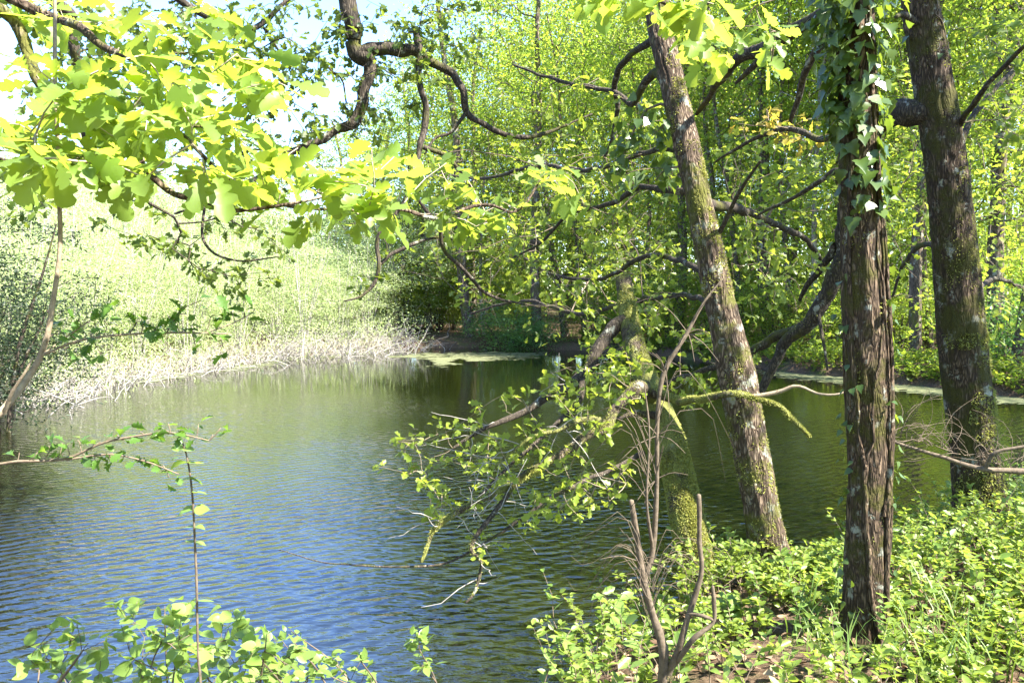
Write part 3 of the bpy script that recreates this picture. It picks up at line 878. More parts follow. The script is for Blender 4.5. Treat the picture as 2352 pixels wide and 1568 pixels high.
def trunk_part(root, rows, mat, sides=72, step=.022, ridge=.0075, flare=.55, seed=0, lumps=.05):
    c = catmull(np.asarray(rows, float), int(np.linalg.norm(np.diff(np.asarray(rows)[:, :3], axis=0), axis=1).sum() / step))
    p = c[:, :3]; r = c[:, 3]
    n = len(p)
    T = nrm(np.gradient(p, axis=0))
    Nn = nrm(np.cross(T, np.array([0, 1.0, 0]))); B = np.cross(T, Nn)
    ang = np.linspace(0, 2 * np.pi, sides, endpoint=False)
    dirs = Nn[:, None] * np.cos(ang)[None, :, None] + B[:, None] * np.sin(ang)[None, :, None]
    h = np.concatenate([[0], np.cumsum(np.linalg.norm(np.diff(p, axis=0), axis=1))])
    fl = 1 + flare * np.exp(-h / .22)[:, None] * (1 + .55 * np.cos(4 * ang + seed)[None] + .3 * np.cos(7 * ang + 2 * seed)[None])
    R0 = r[:, None] * fl
    a1 = np.cos(ang)[None] * np.ones((n, 1)); b1 = np.sin(ang)[None] * np.ones((n, 1)); hh = h[:, None] * np.ones((1, sides))
    big = lumps * noise3(a1 * 1.6 + seed, b1 * 1.6, hh * 1.6) + .5 * lumps * noise3(a1 * 3 + seed, b1 * 3, hh * 4)
    kx = r.mean() / .018
    nz = noise3(a1 * kx + 1.2 * noise3(a1 * 3, b1 * 3, hh * 6), b1 * kx, hh * 6.5 + seed)
    nz2 = noise3(a1 * kx * 2.1, b1 * kx * 2.1, hh * 17 + seed)
    rd = ridge * ((1 - 2.2 * np.abs(nz)) + .45 * nz2)
    v = (p[:, None] + dirs * (R0 * (1 + big) + rd)[..., None]).reshape(-1, 3)
    i = np.arange(n - 1)[:, None] * sides; j = np.arange(sides)[None]; j2 = (j + 1) % sides
    q = np.stack([i + j, i + j2, i + sides + j2, i + sides + j], -1).reshape(-1, 4)
    ac = Acc(); ac.add(v, q)
    o = part('trunk', ac, mat, root)
    return o, np.hstack([p, (R0.mean(1))[:, None]])

def moss_part(root, rows, n, ln=.018, thr=.0, seed=0, bias=None, wid=.35, freq=5.0):
    """tufts of moss growing out of the bark of a path (x, y, z, r)"""
    rng = np.random.default_rng(100 + seed)
    rows = np.asarray(rows)
    m = int(n * 2.6)
    k = rng.random(m) * (len(rows) - 1.001); i = k.astype(int); f = (k - i)[:, None]
    c = rows[i] * (1 - f) + rows[i + 1] * f
    T = nrm(rows[i + 1, :3] - rows[i, :3])
    d = rng.standard_normal((m, 3)); d = nrm(d - (d * T).sum(1, keepdims=True) * T)
    pos = c[:, :3] + d * c[:, 3:4]
    ms = noise3(pos[:, 0] * freq + seed, pos[:, 1] * freq, pos[:, 2] * freq) + .5 * noise3(pos[:, 0] * 14, pos[:, 1] * 14, pos[:, 2] * 14)
    if bias is not None: ms = ms + d @ np.asarray(bias)
    keep = np.where(ms > thr)[0][:n]
    pos, d, T = pos[keep], d[keep], T[keep]
    N = len(pos)
    if N == 0: return
    L = ln * (.5 + rng.random((N, 1)))
    out = nrm(d + .6 * rng.standard_normal((N, 3)) + np.array([0, 0, -.25]))
    sd = nrm(np.cross(out, rng.standard_normal((N, 3)))) * L * wid
    a = pos - d * .004
    v = np.stack([a - sd, a + sd, a + out * L], 1).reshape(-1, 3)
    ac = Acc(); ac.add(v, None, np.arange(N * 3).reshape(-1, 3), np.repeat(rng.random(N), 3))
    part('moss', ac, M['moss'], root, 'stuff', smooth=False)

def cluster_leaves(rng, sk, per, size, spread=.02, along=.0, droop=.2, flat=.45):
    tips = sk.p[sk.tips]; pp = sk.p[[sk.par[t] for t in sk.tips]]
    d0 = nrm(tips - pp)
    idx = np.repeat(np.arange(len(tips)), per)
    m = len(idx)
    back = rng.random((m, 1)) ** 2 * along
    pos = tips[idx] - d0[idx] * back + rng.standard_normal((m, 3)) * spread
    D = nrm(d0[idx] * .55 + nrm(rng.standard_normal((m, 3))) * np.array([1, 1, flat]) * 1.0 + np.array([0, 0, -droop]))
    S = size * (.62 + .6 * rng.random(m))
    return pos, D, S

def targets(poly, n, d0, d1, rng):
    uv = poly_sample(poly, n, rng)
    d = d0 + rng.random(n) * (d1 - d0)
    return np.array([P(a, b, c) for (a, b), c in zip(uv, d)])

def near_tree(name, label, cat, base, trunk_rows, tmat, boughs, bmat, sets, lmat, temps, key, tkw={}, moss=None, twig_mat='twig', limit=300, rt=.0022, wide=14, bough_label=None):
    """sets: list of (targets, per, size, kwargs, leaf material or None)"""
    rng = np.random.default_rng(abs(hash(name + cat)) % 1000 if False else len(label) * 7 + int(base[0] * 100) % 97)
    root = thing(name, base, label, cat)
    sk = Skel(rng)
    info = {'boughs': []}
    if trunk_rows is not None:
        _, rows = trunk_part(root, trunk_rows, M[tmat], **tkw)
        info['trunk'] = rows
        sk.path(rows[::8, :3], rows[0, 3], rows[-1, 3], n=len(rows[::8]))
    for bi_, b in enumerate(boughs):
        _, rows = bough_part(root, b, M[bmat if isinstance(bmat, str) else bmat[bi_]], sides=wide)
        info['boughs'].append(rows)
        sk.path(rows[:, :3], rows[0, 3], rows[-1, 3], n=max(4, len(rows) // 3), snap=True)
    npath = sk.npath
    allp = []
    twig = Acc()
    n0 = 0
    first = True
    for T, per, size, kw, lm in sets:
        sk.tips = []
        sk.attach(T, seg=kw.get('seg', .12), sag=kw.get('sag', .05), pen=kw.get('pen', .012), wig=kw.get('wig', .06), bend=.3, maxlen=kw.get('maxlen', 1e9))
        pos, D, S = cluster_leaves(rng, sk, per, size, kw.get('spread', .02), kw.get('along', .06), kw.get('droop', .2), kw.get('flat', .45))
        if per == 0: continue
        if kw.get('merge'):
            Dn, Nn, Bn = leaf_frames(D, .8, .6, rng)
            ac = Acc(); scatter(ac, kw.get('temps', DIAM), pos, Dn, Nn, Bn, S, rng.random(len(pos)))
            part('foliage', ac, M[lm or lmat], root, 'stuff')
        else:
            leaves(root, kw.get('temps', temps), kw.get('key', key), M[lm or lmat], pos, D, S, kw.get('limit', limit), 'leaf', kw.get('up', .8), kw.get('jit', .55), rng=rng)
    sk.npath = npath
    twig_tubes(sk, twig, rt)
    if twig.n: part('twigs', twig, M[twig_mat], root, 'stuff')
    info['root'] = root; info['skel'] = sk
    return info

G = np.random.default_rng(3)

def crown_above(c, r, n, seed):
    g = np.random.default_rng(seed)
    return crown_points(g, n, c, r, .3, .8)

# --- leaning oak (mid right)
T2 = px([(1782, 1385, 5.75, 92), (1770, 1290, 5.75, 88), (1745, 1150, 5.75, 78), (1712, 970, 5.78, 80), (1692, 860, 5.8, 82), (1660, 720, 5.85, 68), (1625, 560, 5.9, 62), (1592, 400, 6.0, 56),
         (1560, 260, 6.1, 54), (1530, 130, 6.2, 52), (1508, 10, 6.3, 50)])
top = np.array([[1.05, 6.5, 5.9, .075], [.95, 6.7, 7.2, .06], [1.1, 6.8, 8.8, .035]])
T2 = np.vstack([T2, top])
b2 = [px([(1545, 205, 6.15, 26), (1500, 170, 6.4, 20), (1455, 240, 6.8, 15), (1420, 215, 7.0, 12), (1330, 197, 7.4, 10), (1250, 175, 7.8, 7), (1180, 150, 8.1, 5)]),
      px([(1600, 430, 6.0, 18), (1540, 440, 6.4, 15), (1470, 430, 6.9, 13), (1400, 470, 7.4, 11), (1310, 490, 7.9, 8), (1240, 560, 8.4, 6), (1180, 590, 8.8, 4)]),
      px([(1520, 90, 6.2, 18), (1450, 120, 6.6, 15), (1410, 190, 7.0, 13), (1418, 250, 7.2, 11), (1405, 320, 7.3, 9), (1385, 365, 7.4, 6)]),
      px([(1640, 640, 5.9, 16), (1560, 600, 6.6, 13), (1480, 590, 7.4, 11), (1380, 640, 8.2, 9), (1270, 630, 9.0, 7), (1200, 590, 9.6, 5)]),
      px([(1606, 468, 5.98, 24), (1660, 474, 6.2, 22), (1720, 490, 6.6, 18), (1790, 520, 7.2, 15), (1860, 560, 7.8, 12), (1900, 620, 8.2, 8)]),
      px([(1640, 560, 5.95, 12), (1700, 440, 5.6, 9), (1745, 370, 5.3, 6)])]
b2 += [px([(1575, 340, 6.05, 14), (1480, 350, 7.0, 12), (1360, 390, 8.2, 11), (1230, 380, 9.4, 9), (1120, 410, 10.4, 7), (1010, 400, 11.2, 4)]),
       px([(1660, 720, 5.85, 14), (1580, 680, 7.0, 12), (1460, 690, 8.4, 11), (1330, 720, 9.8, 9), (1200, 690, 11.0, 7), (1080, 720, 12.0, 4)])]
r2m = [(960, 330), (1250, 300), (1500, 330), (1560, 600), (1500, 780), (1250, 780), (1050, 720), (980, 560)]
r2n = [(1660, 330), (1920, 330), (1920, 780), (1760, 800), (1680, 640)]
r2a = [(1120, 150), (1330, 140), (1520, 220), (1560, 420), (1480, 520), (1300, 480), (1180, 330)]
r2b = [(1150, 500), (1450, 460), (1580, 560), (1560, 760), (1350, 740), (1180, 660)]
r2c = [(1660, 260), (1900, 300), (1920, 600), (1800, 680), (1690, 600)]
i2 = near_tree('oak_tree', 'leaning grey-barked oak with mossy patches, left of the ivy-clad trunk', 'tree', T2[0, :3], T2, 'bark_oak', b2, 'bark_dark',
               [(targets(r2a, 75, 6.8, 8.2, G), 6, .085, {}, 'oak_pond'), (targets(r2b, 95, 6.8, 9.2, G), 6, .085, {'limit': 0}, 'oak_pond'), (targets(r2c, 60, 6.2, 8.0, G), 6, .085, {'limit': 0}, 'oak_pond'),
                (targets(r2m, 150, 8.0, 12.0, G), 8, .095, {'merge': True, 'temps': OAK_M, 'spread': .08, 'seg': .25, 'wig': .09}, 'oak_pond'),
                (targets(r2n, 60, 7.0, 10.5, G), 8, .09, {'merge': True, 'temps': OAK_M, 'spread': .08, 'seg': .25, 'wig': .09}, 'oak_pond'),
                (targets(r2m, 70, 7.5, 11.0, G), 0, .09, {'seg': .2, 'wig': .12}, None),
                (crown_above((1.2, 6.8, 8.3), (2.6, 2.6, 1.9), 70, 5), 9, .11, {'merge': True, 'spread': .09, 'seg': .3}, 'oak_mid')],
               'oak_pond', OAK_M, 'oakm', dict(seed=1, flare=.25))
moss_part(i2['root'], i2['trunk'][:int(len(i2['trunk']) * .45)], 9000, .017, .28, 1, (.25, -.2, 0))
moss_part(i2['root'], i2['trunk'][int(len(i2['trunk']) * .3):int(len(i2['trunk']) * .75)], 4000, .015, .45, 2, (.2, -.1, 0))

# --- right-hand oak
T4 = px([(2272, 1262, 6.5, 120), (2262, 1200, 6.5, 112), (2240, 1060, 6.5, 98), (2228, 930, 6.5, 100), (2212, 800, 6.5, 100), (2200, 650, 6.5, 96), (2184, 480, 6.5, 88),
         (2165, 330, 6.5, 84), (2145, 200, 6.5, 80), (2125, 80, 6.5, 76), (2112, -20, 6.5, 74)])
T4 = np.vstack([T4, [[3.25, 6.6, 5.9, .12], [3.1, 6.8, 7.5, .09], [3.3, 6.9, 9.5, .05]]])
b4 = [px([(2150, 262, 6.5, 64), (2095, 255, 6.6, 60), (2040, 275, 6.8, 48), (1990, 340, 7.0, 44), (1950, 450, 7.1, 40), (1936, 560, 7.15, 38), (1920, 630, 7.2, 38), (1890, 700, 7.3, 36), (1850, 748, 7.4, 32),
          (1800, 785, 7.6, 27), (1775, 840, 7.7, 22), (1745, 905, 7.8, 18), (1700, 965, 8.0, 9)]),
      px([(1850, 748, 7.4, 26), (1790, 772, 7.7, 22), (1720, 805, 8.0, 18), (1620, 850, 8.4, 13), (1540, 875, 8.8, 9), (1450, 930, 9.2, 5)]),
      px([(1918, 560, 7.2, 18), (1895, 610, 7.3, 16), (1855, 655, 7.5, 13), (1838, 690, 7.6, 8)]),
      px([(1880, 712, 7.3, 9), (1885, 760, 7.2, 8), (1900, 850, 7.1, 5)]),
      px([(2112, 60, 6.5, 22), (2085, 35, 6.3, 16), (2060, 40, 6.1, 8)]),
      px([(2190, 380, 6.5, 16), (2240, 260, 6.9, 13), (2300, 190, 7.4, 10), (2370, 120, 7.9, 7)]),
      px([(2200, 300, 6.5, 14), (2250, 220, 6.0, 12), (2330, 130, 5.6, 10), (2400, 60, 5.3, 8)])]
r4a = [(1340, 780), (1500, 720), (1680, 760), (1740, 830), (1650, 930), (1480, 960), (1360, 900)]
b4 += [px([(2200, 600, 6.5, 14), (2130, 560, 7.4, 12), (2080, 600, 8.4, 9), (2050, 680, 9.2, 5)]), px([(2215, 700, 6.5, 12), (2280, 640, 7.6, 10), (2350, 660, 8.6, 7)])]
r4m = [(2030, 150), (2120, 120), (2150, 500), (2170, 760), (2050, 780), (2030, 500)]
r4n = [(2210, 300), (2400, 150), (2420, 780), (2260, 780)]
r4b = [(2230, 60), (2352, 0), (2352, 330), (2260, 330)]
i4 = near_tree('oak_tree', 'right-hand oak with dark mossy bark and a flared mossy foot', 'tree', T4[0, :3], T4, 'bark_right', b4, 'bark_dark',
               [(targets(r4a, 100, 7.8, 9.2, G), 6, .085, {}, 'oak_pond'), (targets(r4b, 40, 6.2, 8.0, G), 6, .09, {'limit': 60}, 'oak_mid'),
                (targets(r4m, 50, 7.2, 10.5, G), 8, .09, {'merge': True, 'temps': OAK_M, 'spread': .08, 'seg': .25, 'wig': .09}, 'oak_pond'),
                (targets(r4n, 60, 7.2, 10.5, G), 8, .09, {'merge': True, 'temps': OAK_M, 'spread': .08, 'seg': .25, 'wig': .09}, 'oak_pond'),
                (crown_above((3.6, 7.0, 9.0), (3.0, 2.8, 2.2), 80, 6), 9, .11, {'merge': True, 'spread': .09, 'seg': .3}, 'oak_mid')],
               'oak_pond', OAK_M, 'oakm', dict(seed=3, flare=.75))
nt4 = len(i4['trunk'])
moss_part(i4['root'], i4['trunk'][:nt4 // 5], 9000, .022, .05, 3, (.35, -.2, 0))
moss_part(i4['root'], i4['trunk'][nt4 // 6:nt4 // 2], 7000, .014, .3, 4, (.3, -.15, 0))
for b in i4['boughs'][:2]: moss_part(i4['root'], b, 900, .012, .35, 5, (0, 0, .4))

# --- ivy-clad tree
T3 = px([(1985, 1492, 4.3, 102), (1986, 1400, 4.3, 92), (1992, 1250, 4.3, 88), (1996, 1100, 4.3, 86), (1994, 950, 4.3, 92), (1990, 800, 4.3, 94), (1984, 650, 4.3, 92), (1978, 500, 4.3, 86),
         (1972, 350, 4.3, 82), (1968, 200, 4.3, 78), (1964, 60, 4.3, 76), (1960, -60, 4.3, 72)])
T3 = np.vstack([T3, [[1.9, 4.35, 5.0, .075], [1.85, 4.5, 6.5, .055], [1.95, 4.5, 8.2, .03]]])
b3 = [px([(1958, -35, 4.35, 52), (1905, 22, 4.55, 36), (1850, 62, 4.8, 32), (1760, 106, 5.2, 32), (1690, 138, 5.5, 26), (1640, 205, 5.9, 16), (1600, 260, 6.2, 9)]),
      px([(1900, 30, 4.6, 22), (1885, 100, 4.8, 20), (1850, 170, 5.0, 16), (1832, 225, 5.1, 14), (1815, 290, 5.2, 8)]),
      px([(1845, 172, 5.0, 14), (1870, 130, 5.1, 13), (1885, 80, 5.2, 12)]),
      px([(1762, 110, 5.2, 20), (1720, 160, 5.4, 14), (1690, 190, 5.6, 7)]),
      px([(1950, 312, 4.35, 18), (1880, 318, 4.7, 15), (1800, 296, 5.1, 11), (1710, 330, 5.5, 8), (1640, 375, 5.8, 5)]),
      px([(1950, 385, 4.35, 16), (1890, 410, 4.7, 12), (1830, 450, 5.0, 9), (1740, 495, 5.4, 5)])]
r3g = [(1690, 250), (1790, 225), (1900, 270), (1905, 330), (1800, 350), (1690, 340)]
r3t = [(1600, 20), (1700, -20), (1850, 30), (1860, 110), (1780, 170), (1640, 150)]
i3 = near_tree('oak_tree', 'upright oak trunk wrapped in climbing ivy, nearest of the trunks on the right bank', 'tree', T3[0, :3], T3, 'bark_ivy', b3, 'bark_dark',
               [(targets(r3g, 16, 4.7, 5.5, G), 6, .06, {'limit': 110}, 'oak_gold'), (targets(r3t, 9, 3.4, 4.6, G), 5, .12, {'limit': 60, 'temps': OAK_L, 'key': 'oakl'}, 'oak'),
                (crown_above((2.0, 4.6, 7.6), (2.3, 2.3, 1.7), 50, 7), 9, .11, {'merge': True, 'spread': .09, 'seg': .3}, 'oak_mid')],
               'oak_pond', OAK_M, 'oakm', dict(seed=5, flare=.22, lumps=.08))
moss_part(i3['root'], i3['trunk'][:int(len(i3['trunk']) * .5)], 6000, .013, .45, 6, (.1, -.1, 0))

# --- ivy (climbs the trunk: a plant of its own)
def on_trunk(rows, f, a, off):
    k = np.clip(f, 0, 1) * (len(rows) - 1.001); i = k.astype(int); t = (k - i)[:, None]
    c = rows[i] * (1 - t) + rows[i + 1] * t
    d = np.stack([np.cos(a), np.sin(a), np.zeros_like(a)], 1)
    return c[:, :3] + d * (c[:, 3:4] + off[:, None]), d

rows3 = i3['trunk']
ivy = thing('ivy', T3[0, :3] + np.array([0, -.12, 0]), 'climbing ivy with glossy heart-shaped leaves on the nearest right-bank trunk', 'ivy')
g = np.random.default_rng(21)
for s in range(7):
    a0 = -1.4 + g.standard_normal() * 1.0
    f = np.linspace(.0 if s < 5 else g.random() * .25, .62 + .2 * g.random(), 70)
    a = a0 + np.cumsum(g.standard_normal(70)) * .09 + .55 * np.sin(f * 11 + s * 2)
    rad = (.015 if s < 3 else .008) * (1 - .55 * f)
    pts, d = on_trunk(rows3, f, a, rad * .7)
    ac = Acc(); tube(ac, pts, rad * (1 + .2 * g.standard_normal(70)), 7)
    part('stem', ac, M['bark_ivy'], ivy)
nI = 300
hf = np.concatenate([.30 + .30 * g.random(200) ** .8, g.random(100) * .36])     # share of the trunk's height
a = -1.57 + g.standard_normal(nI) * 1.15
a[:200] = np.where(g.random(200) < .55, -.75 + .5 * g.standard_normal(200), -2.6 + .55 * g.standard_normal(200))
low = hf < .3
a[low] = np.where(g.random(low.sum()) < .5, -2.9 + .35 * g.standard_normal(low.sum()), -.35 + .4 * g.standard_normal(low.sum()))
off = np.where(hf > .42, .02 + .16 * g.random(nI) ** 1.6, .01 + .05 * g.random(nI))
pos, rd = on_trunk(rows3, hf, a, off)
Nn = nrm(rd * .9 + np.array([0, 0, .55]) + .35 * g.standard_normal((nI, 3)))
D = np.array([0, 0, -1.0])[None] + .45 * rd + .55 * g.standard_normal((nI, 3))
D = nrm(D - (D * Nn).sum(1, keepdims=True) * Nn); B = np.cross(D, Nn)
S = np.where(hf > .3, .055 + .05 * g.random(nI), .03 + .03 * g.random(nI))
leaf_objects('leaf', IVY, 'ivy', M['ivy'], ivy, pos, D, Nn, B, S)
# the shaded mass higher up, past the part limit and partly above the picture
n2 = 700
hf = .36 + .34 * g.random(n2); a = g.random(n2) * 6.28; a[:420] = -2.7 + .7 * g.standard_normal(420); off = .02 + .22 * g.random(n2) ** 1.5 * np.clip((hf - .33) * 6, .2, 1)
pos, rd = on_trunk(rows3, hf, a, off)
Nn = nrm(rd * .9 + np.array([0, 0, .55]) + .4 * g.standard_normal((n2, 3)))
D = np.array([0, 0, -1.0])[None] + .45 * rd + .55 * g.standard_normal((n2, 3)); D = nrm(D - (D * Nn).sum(1, keepdims=True) * Nn)
ac = Acc(); scatter(ac, IVY, pos, D, Nn, np.cross(D, Nn), .05 + .05 * g.random(n2), g.random(n2)); part('foliage', ac, M['ivy'], ivy, 'stuff')

ivy2 = thing('ivy', P(1500, 260, 6.25), 'dark clump of ivy hanging left of the leaning oak trunk', 'ivy')
sk = Skel(g)
sk.path(px([(1556, 250, 6.1, 8), (1500, 240, 6.2, 7), (1460, 290, 6.3, 5), (1430, 360, 6.3, 3)])[:, :3], .014, .004)
sk.path(px([(1590, 400, 5.95, 6), (1540, 380, 6.1, 5), (1500, 420, 6.2, 3)])[:, :3], .012, .004, snap=False)
sk.attach(targets([(1400, 340), (1440, 250), (1500, 225), (1545, 290), (1575, 420), (1520, 440), (1470, 400), (1420, 460)], 44, 5.95, 6.6, g), seg=.1)
ac = Acc(); sk.tubes(ac, .002, (4, 5, 6)); part('stem', ac, M['twig'], ivy2)
pos, D, S = cluster_leaves(g, sk, 4, .085, .05, .1, .9, .6)
leaves(ivy2, IVY, 'ivy', M['ivy'], pos, D, S, 180, up=.4, jit=.7, rng=g)
ivy3 = thing('ivy', P(2168, 320, 6.35), 'small ivy sprig clinging to the upper trunk of the right-hand oak', 'ivy')
f = np.linspace(.43, .56, 20); aa = np.linspace(-.6, -2.0, 20) + .2 * g.standard_normal(20)
pts, d = on_trunk(i4['trunk'], f, aa, np.full(20, .012)); ac = Acc(); tube(ac, pts, np.full(20, .004), 5); part('stem', ac, M['twig'], ivy3)
pos, rd = on_trunk(i4['trunk'], .43 + .13 * g.random(26), -1.0 + .6 * g.standard_normal(26), .02 + .04 * g.random(26))
Nn = nrm(rd + np.array([0, 0, .5]) + .4 * g.standard_normal((26, 3))); D = np.array([0, 0, -1.0]) + .5 * g.standard_normal((26, 3)); D = nrm(D - (D * Nn).sum(1, keepdims=True) * Nn)
leaf_objects('leaf', IVY, 'ivy', M['ivy'], ivy3, pos, D, Nn, np.cross(D, Nn), .04 + .04 * g.random(26))

# --- mossy broken oak leaning over the water
T1 = px([(1612, 1400, 5.75, 84), (1600, 1300, 5.8, 80), (1578, 1190, 5.9, 76), (1556, 1080, 6.05, 70), (1532, 990, 6.2, 66), (1505, 920, 6.35, 60), (1478, 860, 6.55, 54), (1456, 790, 6.75, 46), (1442, 720, 6.95, 40), (1432, 640, 7.2, 34)])
b1 = [px([(1448, 735, 6.9, 40), (1415, 745, 6.9, 34), (1372, 800, 6.8, 28), (1340, 862, 6.7, 25), (1275, 905, 6.6, 20), (1190, 955, 6.5, 15), (1110, 985, 6.4, 10), (1040, 1030, 6.3, 6)]),
      px([(1502, 915, 6.35, 44), (1480, 890, 6.1, 36), (1425, 925, 5.9, 25), (1390, 985, 5.8, 22), (1320, 1020, 5.7, 22), (1265, 1060, 5.6, 20), (1190, 1105, 5.5, 17), (1110, 1145, 5.4, 14), (1010, 1205, 5.3, 12), (968, 1290, 5.2, 8)]),
      px([(1265, 1060, 5.6, 14), (1200, 1090, 5.5, 13), (1120, 1200, 5.3, 12), (1080, 1260, 5.2, 10), (1105, 1290, 5.15, 8), (1090, 1360, 5.1, 6), (1070, 1385, 5.05, 5)]),
      px([(1400, 975, 5.85, 18), (1350, 960, 5.75, 14), (1290, 985, 5.6, 11), (1210, 1010, 5.5, 8), (1130, 1075, 5.4, 5)]),
      px([(1495, 900, 6.1, 28), (1555, 918, 5.95, 20), (1610, 918, 5.6, 17), (1665, 905, 5.42, 15), (1722, 910, 5.4, 13), (1780, 930, 5.35, 13), (1830, 975, 5.3, 11), (1860, 1002, 5.3, 7)]),
      px([(1722, 910, 5.4, 11), (1790, 900, 5.35, 9), (1832, 888, 5.3, 7), (1880, 905, 5.25, 6), (1925, 905, 5.2, 5), (1952, 893, 5.2, 3)]),
      px([(1520, 960, 6.2, 20), (1450, 950, 6.1, 14), (1420, 960, 6.0, 8)]),
      px([(1340, 862, 6.7, 16), (1325, 930, 6.5, 14), (1250, 1000, 6.3, 11), (1160, 1080, 6.1, 8), (1080, 1160, 5.9, 5)]),
      px([(1400, 1080, 5.9, 9), (1330, 1110, 5.7, 9), (1255, 1150, 5.6, 8), (1140, 1230, 5.5, 7), (1030, 1290, 5.4, 6), (930, 1300, 5.3, 5), (830, 1298, 5.3, 4), (740, 1290, 5.3, 3), (640, 1262, 5.3, 2)])]
b1.append(px([(1478, 1040, 6.05, 14), (1440, 1060, 6.0, 10), (1400, 1080, 5.9, 8)]))
b1[-2], b1[-1] = b1[-1], b1[-2]
r1a = [(830, 1060), (960, 985), (1080, 935), (1200, 880), (1330, 800), (1450, 770), (1500, 880), (1420, 960), (1480, 1100), (1380, 1170), (1250, 1190), (1120, 1150), (1000, 1190), (900, 1120)]
r1b = [(1080, 1150), (1330, 1110), (1420, 1150), (1300, 1200), (1120, 1290), (1060, 1260)]
i1 = near_tree('oak_tree', 'broken mossy oak leaning out over the water, its boughs drooping to the left', 'tree', T1[0, :3], T1, 'bark_moss', b1, ['bark_dark', 'bark_moss', 'bark_dark', 'bark_moss', 'bark_moss', 'twig_mid', 'bark_dark', 'bark_dark', 'bark_dark', 'bark_dark'],
               [(targets(r1a, 165, 5.2, 6.9, G), 5, .08, {'seg': .08, 'up': .6, 'droop': .05}, 'oak_pond'), (targets(r1b, 14, 5.1, 5.6, G), 5, .078, {'seg': .08, 'limit': 0}, 'oak_pond')],
               'oak_pond', OAK_M, 'oakm', dict(seed=8, flare=.2, ridge=.004), twig_mat='twig_mid', rt=.0016)
moss_part(i1['root'], i1['trunk'][:int(len(i1['trunk']) * .40)], 36000, .015, -.9, 7, (.2, -.6, .1), .5)
moss_part(i1['root'], i1['trunk'][int(len(i1['trunk']) * .4):], 4500, .018, .35, 8, (.45, 0, .2))
for j, b in enumerate(i1['boughs']):
    moss_part(i1['root'], b, [300, 5200, 500, 300, 5200, 100, 500, 150, 0, 0][j], .012, .0 if j in (1, 4) else .25, 9 + j, (0, 0, .35))
# bare pale twigs among the leaves
tw = Acc(); g = np.random.default_rng(31)
for _ in range(45):
    b = i1['boughs'][int(g.choice([1, 1, 2, 3, 7, 0]))]; k = int(g.integers(len(b) // 3, len(b) - 1))
    p0 = b[k, :3]; d = nrm(g.standard_normal((1, 3)) * np.array([1, .6, .6]) + np.array([-.5, -.3, .0]))[0]
    L = .15 + .4 * g.random(); t = np.linspace(0, 1, 7)[:, None]
    pts = p0 + d * L * t + np.cumsum(g.standard_normal((7, 3)) * .012, 0) * (t > 0) + np.array([0, 0, .06 * g.standard_normal()]) * t ** 2
    tube(tw, pts, np.linspace(.0042, .0014, 7), 5)
part('bare_twigs', tw, M['dead_grey'], i1['root'], 'stuff')


# ------------------------------------------------------------------ overhanging oaks rooted on the bank left of the camera
G = np.random.default_rng(41)
zA = gz(-2.9, .5)
TA = np.array([[-2.9, .5, zA - .1, .17], [-2.85, .55, 1.6, .15], [-2.75, .65, 2.8, .135], [-2.7, .8, 3.9, .11], [-2.6, .8, 5.2, .08], [-2.5, .9, 6.8, .05]])
bA = [np.vstack([[[-2.76, .68, 2.7, .04]], px([(-420, -60, 2.0, 34), (-150, -40, 2.2, 32), (25, 40, 2.3, 26), (100, 205, 2.3, 24), (173, 257, 2.3, 20), (297, 345, 2.25, 17), (350, 406, 2.2, 15), (402, 448, 2.15, 13), (470, 462, 2.1, 11), (530, 484, 2.1, 10), (650, 470, 2.1, 8), (730, 455, 2.1, 5)])]),
      np.vstack([[[-2.73, .74, 3.3, .04]], px([(-300, -260, 2.2, 30), (-60, -60, 2.5, 28), (92, 24, 2.6, 24), (173, 60, 2.5, 20), (225, 105, 2.4, 17), (330, 150, 2.3, 13), (385, 185, 2.2, 11), (396, 280, 2.1, 10), (432, 320, 2.1, 10), (480, 372, 2.1, 9), (540, 430, 2.1, 8)])]),
      px([(650, 470, 2.1, 8), (740, 480, 2.3, 8), (830, 475, 2.5, 8), (928, 482, 2.8, 8), (1004, 500, 2.9, 9), (1090, 474, 3.0, 8), (1142, 474, 3.0, 7), (1168, 487, 3.0, 6), (1204, 472, 3.1, 5), (1247, 405, 3.2, 4)]),
      np.vstack([[[-2.7, .8, 3.9, .05], [-1.9, 1.0, 4.15, .045], [-1.0, 1.4, 4.0, .036]], px([(900, -230, 2.0, 26), (1200, -150, 2.0, 20), (1420, -70, 2.0, 13), (1520, 5, 2.0, 8), (1570, 30, 2.0, 5)])]),
      px([(-60, 350, 2.2, 9), (0, 380, 2.2, 9), (120, 400, 2.15, 9), (220, 392, 2.1, 8), (290, 385, 2.1, 6), (330, 368, 2.1, 4)]),
      px([(396, 280, 2.1, 7), (470, 290, 2.1, 6), (540, 255, 2.1, 5), (600, 225, 2.1, 4)])]
bA[4] = np.vstack([[[-2.78, .62, 2.4, .02], [-2.2, 1.3, 2.75, .016]], bA[4]])
rA1 = [(0, 80), (180, 90), (400, 110), (560, 100), (650, 180), (690, 250), (600, 265), (640, 330), (820, 325), (930, 335), (990, 370), (880, 420), (895, 500), (860, 540), (740, 480), (660, 590), (640, 560), (690, 490), (520, 440), (300, 415), (150, 410), (0, 370)]
rA1b = [(0, 250), (220, 230), (330, 300), (330, 380), (200, 420), (0, 380)]
rA2 = [(880, 350), (1150, 375), (1400, 395), (1430, 440), (1250, 520), (1050, 545), (900, 500)]
rA3 = [(1300, -60), (1640, -80), (1640, 30), (1560, 20), (1480, 0), (1350, 30)]
rA3b = [(1580, 60), (1650, 60), (1660, 130), (1600, 140)]
rA4 = [(0, 0), (260, 0), (500, 0), (540, 60), (300, 80), (0, 60)]
